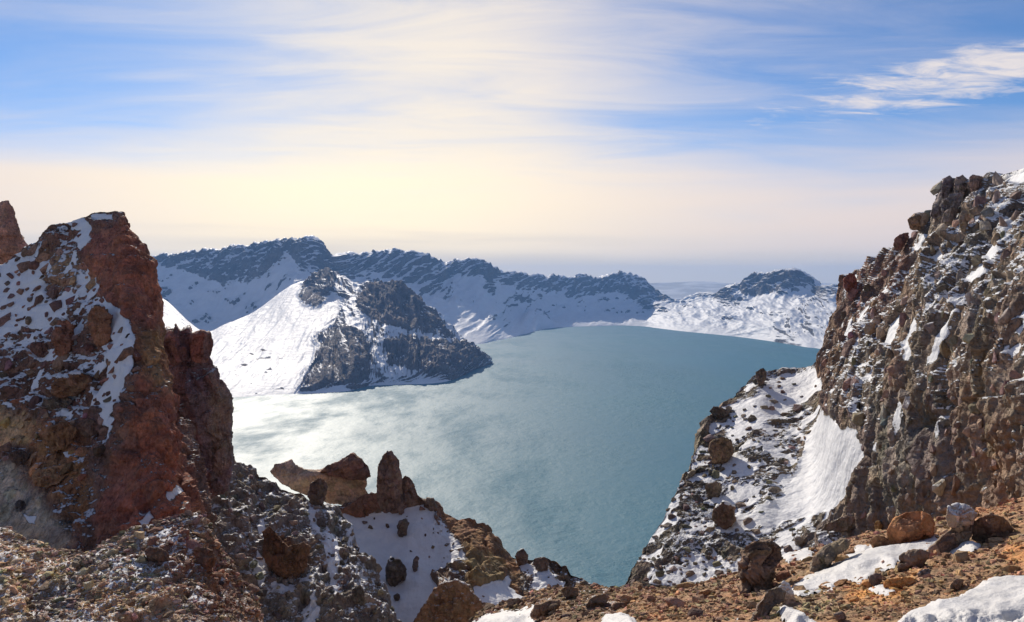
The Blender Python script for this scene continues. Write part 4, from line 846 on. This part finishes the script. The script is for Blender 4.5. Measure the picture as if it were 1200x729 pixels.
# ------------------------------------------------------------------ snow lying on the near gravel
def snow_patch(poly, thick, label, rec=None, jag=4.5, soft=15.0):
    rec = rec or ground; px, py = rec['px'], rec['py']; B = rec['B']
    nn = np.stack([B[:, 0], B[:, 1], B[:, 2] * 0], 1).astype(F32)
    s_ = poly_sd((px + fbm(nn * 3.5, 4, 3) * jag * 2.5).astype(F32), (py + fbm(nn * 3.5 + 30, 4, 4) * jag * 1.6).astype(F32), poly).astype(float)
    if 'calm' not in rec:
        G_ = rec['P'].reshape(rec['shape'] + (3,)).copy()
        for _ in range(8):
            G_[:, 1:-1] = .25 * G_[:, :-2] + .5 * G_[:, 1:-1] + .25 * G_[:, 2:]; G_[1:-1] = .25 * G_[:-2] + .5 * G_[1:-1] + .25 * G_[2:]
        rec['calm'] = G_.reshape(-1, 3)
    B = rec['calm']; q_ = rec['quads']; q_ = q_[(s_ > -2.5)[q_].all(1)]
    q_ = largest_island(q_)
    used, inv = np.unique(q_, return_inverse=True)
    s0 = poly_sd(px.astype(F32), py.astype(F32), poly).astype(float)
    t = np.where(s_[used] > 0, np.clip(np.minimum(s_[used] / 6, np.maximum(s0[used], 2) / soft), 0, 1), np.clip(s_[used] / 6, -1, 0))
    tt = np.clip(t, 0, 1); hgt = np.where(t > 0, thick * sst(tt, 0, 1) * (.75 + .7 * fbm(nn[used] * 1.3, 4, 9)), t * .15) + .035 + tt * (.022 * fbm(nn[used] * 4.5, 4, 11, .6) - .018 * np.maximum(fbm(nn[used] * 9, 3, 12), 0))
    V = B[used].copy(); V[:, 2] += hgt
    o = link('snow_patch', make_mesh('snow_patch', V - V.mean(0), inv.reshape(-1, 4), True, None, M_SNOW), None, V.mean(0)); to_zb(V)
    tag(o, label, 'snow patch', None, None)
snow_patch([(928,697),(932,688),(948,676),(962,668),(980,660),(1000,650),(1022,640),(1045,636),(1080,634),(1098,628),(1100,636),(1080,646),(1060,654),(1050,664),(1024,672),(1010,682),(985,686),(965,690),(945,698)], .14, 'long strip of old snow running down the gravel from the orange boulder')
snow_patch([(914,650),(916,634),(930,628),(944,628),(955,640),(950,654),(932,656),(922,660)], .12, 'small snow patch beside the dark craggy boulder')
snow_patch([(1104,646),(1116,638),(1134,635),(1148,640),(1142,646),(1124,648)], .08, 'narrow snow patch in front of the long grey slab', jag=1.5, soft=5)
snow_patch([(1040,745),(1064,724),(1080,720),(1100,714),(1112,716),(1128,702),(1150,696),(1154,684),(1180,684),(1230,680),(1260,745)], .16, 'large white snow sheet in the bottom right corner', soft=10)
snow_patch([(548,735),(566,722),(590,716),(606,718),(622,710),(634,712),(630,725),(622,740)], .14, 'cream snow patch at the bottom beside the knobbly outcrop')
snow_patch([(925,735),(912,722),(914,715),(926,716),(944,724),(952,735)], .10, 'small snow lump at the bottom edge of the gravel', soft=6)
snow_patch([(700,740),(708,724),(728,720),(742,726),(748,740)], .08, 'small snow patch at the bottom edge left of centre gravel', jag=2, soft=6)
snow_patch([(1000,650),(1002,642),(1014,640),(1022,644),(1016,652)], .08, 'tiny snow patch between the rock rib and the brown stone', jag=1.5, soft=4)
snow_patch([(1020,692),(1030,688),(1046,690),(1048,695),(1034,697)], .06, 'thin snow smear left of the flat orange stone', jag=1.5, soft=4)

# ------------------------------------------------------------------ loose rocks, stones and gravel
def rock_shape(seed, sub, rough=.06):
    """an angular stone: the hull of a few points on a rounded box"""
    r = np.random.default_rng(seed); n = {1: 11, 2: 17, 3: 26}[sub]
    d = r.normal(size=(n, 3)); d /= np.linalg.norm(d, axis=1, keepdims=True)
    d = d / (np.abs(d).max(1, keepdims=True) ** .65) * r.uniform(.78, 1.05, (n, 1)) * np.array([1.15, .9, .85])
    bm = bmesh.new()
    for q_ in d: bm.verts.new(q_)
    bmesh.ops.convex_hull(bm, input=bm.verts); bmesh.ops.delete(bm, geom=[v for v in bm.verts if not v.link_faces], context='VERTS')
    bm.verts.index_update(); V = np.array([v.co[:] for v in bm.verts]); Fc = np.array([[v.index for v in f.verts] for f in bm.faces if len(f.verts) == 3]); bm.free()
    return V, Fc
SH = {s: [make_mesh('rock_shape', *rock_shape(300 + s * 50 + k, s), False, None, None) for k in range(n)] for s, n in ((1, 12), (2, 16), (3, 14))}
def near_z(rec):
    """vertices of a patch that the photograph shows"""
    px, py, P = rec['px'], rec['py'], rec['P']; ok = (px > 1) & (px < 1198) & (py > 1) & (py < 727)
    xi, yi = np.clip(px, 0, 1199).astype(int), np.clip(py, 0, 728).astype(int)
    return ok & (P[:, 1] < ZB[yi, xi] * 1.02 + .05)
def scatter(rec, n, size_px, name, mat, label=None, cat=None, group=None, parent=None, where=None, sub=2, dust=0.0, sink=.25, flat=.75, colj=.25, tintmul=1.0, seed=1, minsep=0, stretch=1.0, spow=2.0, lean=None):
    r = np.random.default_rng(seed); vis = near_z(rec)
    wt = vis.astype(float)
    if where is not None: wt = wt * where(rec)
    if wt.sum() == 0: return []
    ids = r.choice(len(wt), size=min(n * 4, int((wt > 0).sum())), replace=False, p=wt / wt.sum()); out = []; taken = []
    for i in ids:
        if len(out) >= n: break
        px, py = rec['px'][i], rec['py'][i]; s_ = size_px[0] + (size_px[1] - size_px[0]) * r.random() ** spow
        if minsep and any((px - a) ** 2 + (py - b) ** 2 < (minsep * (s_ + c_)) ** 2 for a, b, c_ in taken): continue
        taken.append((px, py, s_))
        p = rec['P'][i]; nrm = rec['N'][i]; rad = s_ * p[1] / FPX / 2
        me = SH[sub][r.integers(len(SH[sub]))]
        if not me.materials: me.materials.append(mat)
        o = bpy.data.objects.new(name, me); COL.objects.link(o)
        if len(o.material_slots): o.material_slots[0].link = 'OBJECT'; o.material_slots[0].material = mat
        sx, sy, sz = rad * r.uniform(.8, 1.35), rad * r.uniform(.8, 1.2), rad * r.uniform(.5, 1.0) * flat / .75 * stretch
        o.location = Vector(p) + Vector(nrm) * (sz * (1 - sink * 2) * .5); o.scale = (sx, sy, sz)
        up = Vector(nrm).lerp(Vector((0, 0, 1)), .4).normalized()
        if lean: up = (Vector(lean) + Vector(r.normal(size=3)) * .18).normalized()
        o.rotation_mode = 'QUATERNION'; o.rotation_quaternion = up.to_track_quat('Z', 'Y') @ Matrix.Rotation(r.uniform(0, 6.28), 3, 'Z').to_quaternion()
        t = rec['tint'][i] * tintmul * (1 + colj * r.normal()); t = np.clip(t * (1 + .08 * r.normal(size=3)), .03, .5)
        o.color = (*t, 1); o['dust'] = float(dust + .12 * r.normal())
        if parent is not None:
            o.parent = parent
        out.append((o, (px, py, s_)))
    if parent is None: describe(out, label, cat, group, (np.percentile([sum(o.color[:3]) / 3 for o, _ in out], 33), np.percentile([sum(o.color[:3]) / 3 for o, _ in out], 85), np.median([o.color[0] / max(o.color[2], .01) for o, _ in out])))
    return [o for o, _ in out]
MARKS = [(1068, 616, 'the big orange boulder'), (1115, 629, 'the long grey slab'), (1163, 615, 'the brown wedge slab'), (892, 660, 'the dark craggy boulder'), (899, 712, 'the tilted grey slab'), (1010, 665, 'the long snow strip'), (1140, 708, 'the corner snow sheet'),
         (1054, 682, 'the flat orange stone'), (935, 640, 'the little snow patch'), (526, 705, 'the knobbly outcrop'), (595, 720, 'the bottom snow patch'), (740, 700, 'the flat tan stone'), (845, 526, "the high snowbound rock"), (848, 602, "the low slope rock"), (892, 440, 'the rock tooth'),
         (843, 482, 'the overhanging crest rock'), (945, 560, 'the big snow field'), (910, 480, 'the upper snow band'), (335, 650, "the brown scree outcrop"), (458, 560, 'the rock needle'), (372, 580, 'the dark crest boulder'), (463, 668, "the big gully rock"), (420, 695, "the gully edge rock"),
         (183, 645, "the dark brown crest rock"), (240, 648, "the red brown crest rock"), (60, 640, 'the pale scree hollow'), (60, 715, 'the lower left corner'), (235, 550, 'the purple buttress'), (1180, 640, "the rusty gravel"), (800, 700, "the gravel brink"), (585, 660, 'the brown ridge cliff')]
def describe(objs, where_, cat, group, bands):
    """a label from size, colour and the nearest landmark"""
    for o, (px, py, s_) in objs:
        a = min(MARKS, key=lambda m_: math.hypot(px - m_[0], (py - m_[1]) * 1.3)); ex, ey = px - a[0], py - a[1]
        side = ('right of' if ex > 0 else 'left of') if abs(ex) > abs(ey) * 1.2 else ('below' if ey > 0 else 'above')
        dist = 'close ' if math.hypot(ex, ey) < 45 else ''
        lum = sum(o.color[:3]) / 3; red = o.color[0] / max(o.color[2], .01)
        tone = 'dark' if lum < bands[0] else ('pale' if lum > bands[1] else ('rusty' if red > bands[2] else 'brown'))
        size = 'tiny' if s_ < 6 else ('small' if s_ < 9 else ('mid-sized' if s_ < 14 else 'large'))
        sc3 = o.scale; form = 'flat' if sc3[2] < .72 * (sc3[0] * sc3[1]) ** .5 else ('long' if max(sc3[0] / sc3[1], sc3[1] / sc3[0]) > 1.25 else 'blocky')
        tag(o, '%s %s %s %s on the %s %s%s %s' % (size, form, tone, cat, where_, dist, side, a[2]), cat, group)
def region(poly, soft=6, base=0.0): return lambda rec: base + sst(poly_sd(rec['px'].astype(F32), rec['py'].astype(F32), poly), -soft, soft)
def notsnow(rec): return (rec['snow'] < .35).astype(float)
# blocks that stand out of the cliffs are parts of them
scatter(cliff, 230, (5, 15), 'rock_block', M_BLOCK, parent=cliff['obj'], where=lambda r: region([(966,440),(985,340),(1060,275),(1105,215),(1200,200),(1200,590),(1000,610),(1005,520)])(r) * (.15 + notsnow(r)), sub=2, dust=.18, sink=.44, seed=3, minsep=.38, stretch=2.6, lean=(.30, .28, .91))
scatter(cliff, 190, (4, 13), 'slope_rock', M_BLOCK, 'snowy slope', 'rock', 'rocks lying on the slope below the right cliff', where=lambda r: region([(735,690),(830,500),(880,445),(960,435),(965,480),(940,520),(915,570),(880,620),(930,610),(985,600),(930,650),(860,690)])(r) * (.3 + .7 * (r['snow'] > .1)), sub=2, dust=-.08, sink=.3, seed=4, minsep=.4, tintmul=.85)
scatter(crag, 230, (5, 20), 'crag_rock', M_BLOCK, parent=crag['obj'], where=region([(0,310),(90,262),(130,360),(160,420),(130,520),(100,560),(0,540)]), sub=2, dust=.12, sink=.4, seed=5, minsep=.38)
scatter(scree, 200, (3.5, 12), 'scree_rock', M_BLOCK, 'grey scree', 'rock', 'rocks on the grey scree slope', where=region([(240,545),(280,540),(400,600),(470,729),(300,729)]), sub=2, dust=.02, sink=.35, seed=6, minsep=.42, tintmul=.8)
scatter(ridge, 90, (2.5, 8), 'gully_rock', M_BLOCK, 'gully slope', 'rock', 'rocks in the snow gully', where=lambda r: region([(400,600),(500,592),(545,640),(550,690),(480,729),(600,720),(612,670),(680,680),(560,700),(520,660)], 8)(r) * (.12 + (r['snow'] < .75)), sub=1, dust=-.05, sink=.3, seed=7, minsep=.6, tintmul=.8)
scatter(rubble, 290, (5, 17), 'rubble_rock', M_LOOSE, 'rubble slope', 'rock', 'rocks on the rubble slope', sub=2, dust=-.02, sink=.3, seed=8, minsep=.42)
onground = lambda r: sst(r['P'][:, 1], 7.5, 8.5)
scatter(ground, 290, (7, 24), 'stone', M_LOOSE, 'gravel', 'stone', 'loose stones on the gravel', sub=2, dust=-.6, sink=.3, seed=9, minsep=.42, where=onground, spow=2.6, colj=.3)
def heap(rec, n, size_px, name, mat, label, cat, seed, where=None, dust=-.6, colj=.25):
    """a great many small stones as one mesh"""
    r = np.random.default_rng(seed); wt = near_z(rec).astype(float)
    if where is not None: wt = wt * where(rec)
    wt = wt * np.maximum(rec['P'][:, 1], 1) ** -.4
    ids = r.choice(len(wt), size=n, p=wt / wt.sum()); V0 = []; F0 = []; C0 = []; shapes = [rock_shape(900 + k, 1) for k in range(12)]; off = 0
    for i in ids:
        V, Fc = shapes[r.integers(12)]; p = rec['P'][i]; rad = (size_px[0] + (size_px[1] - size_px[0]) * r.random() ** 4) * p[1] / FPX / 2
        a = r.uniform(0, 6.28); R = np.array([[math.cos(a), -math.sin(a), 0], [math.sin(a), math.cos(a), 0], [0, 0, 1]])
        jit = r.normal(size=3) * rad * .5; jit[2] = 0
        V0.append((V * (rad * np.array([r.uniform(.8, 1.3), r.uniform(.8, 1.2), r.uniform(.55, .95)]))) @ R.T + p + jit + rec['N'][i] * rad * .2)
        F0.append(Fc + off); off += len(V); t = np.clip(rec['tint'][i] * (1 + colj * r.normal()) * (1 + .1 * r.normal(size=3)), .03, .6); C0.append(np.tile(t, (len(V), 1)))
    V = np.concatenate(V0); A = {'tint': np.concatenate(C0), 'snow': np.full(len(V), -1, F32), 'dust': np.full(len(V), dust, F32)}
    o = link(name, make_mesh(name, V, np.concatenate(F0), False, A, mat)); tag(o, label, cat, None, 'stuff')
heap(ground, 9000, (1.6, 9), 'gravel', M_NEAR, 'orange brown gravel spread over the near slope', 'gravel', 21, where=onground, colj=.3)
heap(rubble, 7000, (1.6, 8), 'rubble', M_NEAR, 'small brown rubble spread over the left slope', 'rubble', 22, dust=.1)
print('stones %.1fs' % (time.time() - T0))

# ------------------------------------------------------------------ haze
hb = sheet('haze', -61000, 61000, -3200, 63000, -3.0, None, 1); me = hb.data
bm = bmesh.new(); bmesh.ops.create_cube(bm, size=1)
for v in bm.verts: v.co = Vector((v.co.x * 35000, v.co.y * 21000 + 7200, v.co.z * 715 + 354.0))
bm.to_mesh(me); bm.free()
hm = bpy.data.materials.new('haze_air'); hm.use_nodes = True; hn = NT(hm.node_tree); hn.n.clear()
pv = hn.new('ShaderNodeVolumePrincipled'); pv.inputs['Color'].default_value = (0.22, 0.48, 1.0, 1); pv.inputs['Density'].default_value = 0.000046; pv.inputs['Anisotropy'].default_value = 0.2
ho = hn.new('ShaderNodeOutputMaterial'); hn.l.new(pv.outputs[0], ho.inputs['Volume'])
me.materials.clear(); me.materials.append(hm); tag(hb, 'thin blue air haze over the lake and mountains', 'haze', None, 'stuff')
print('script %.1fs' % (time.time() - T0))
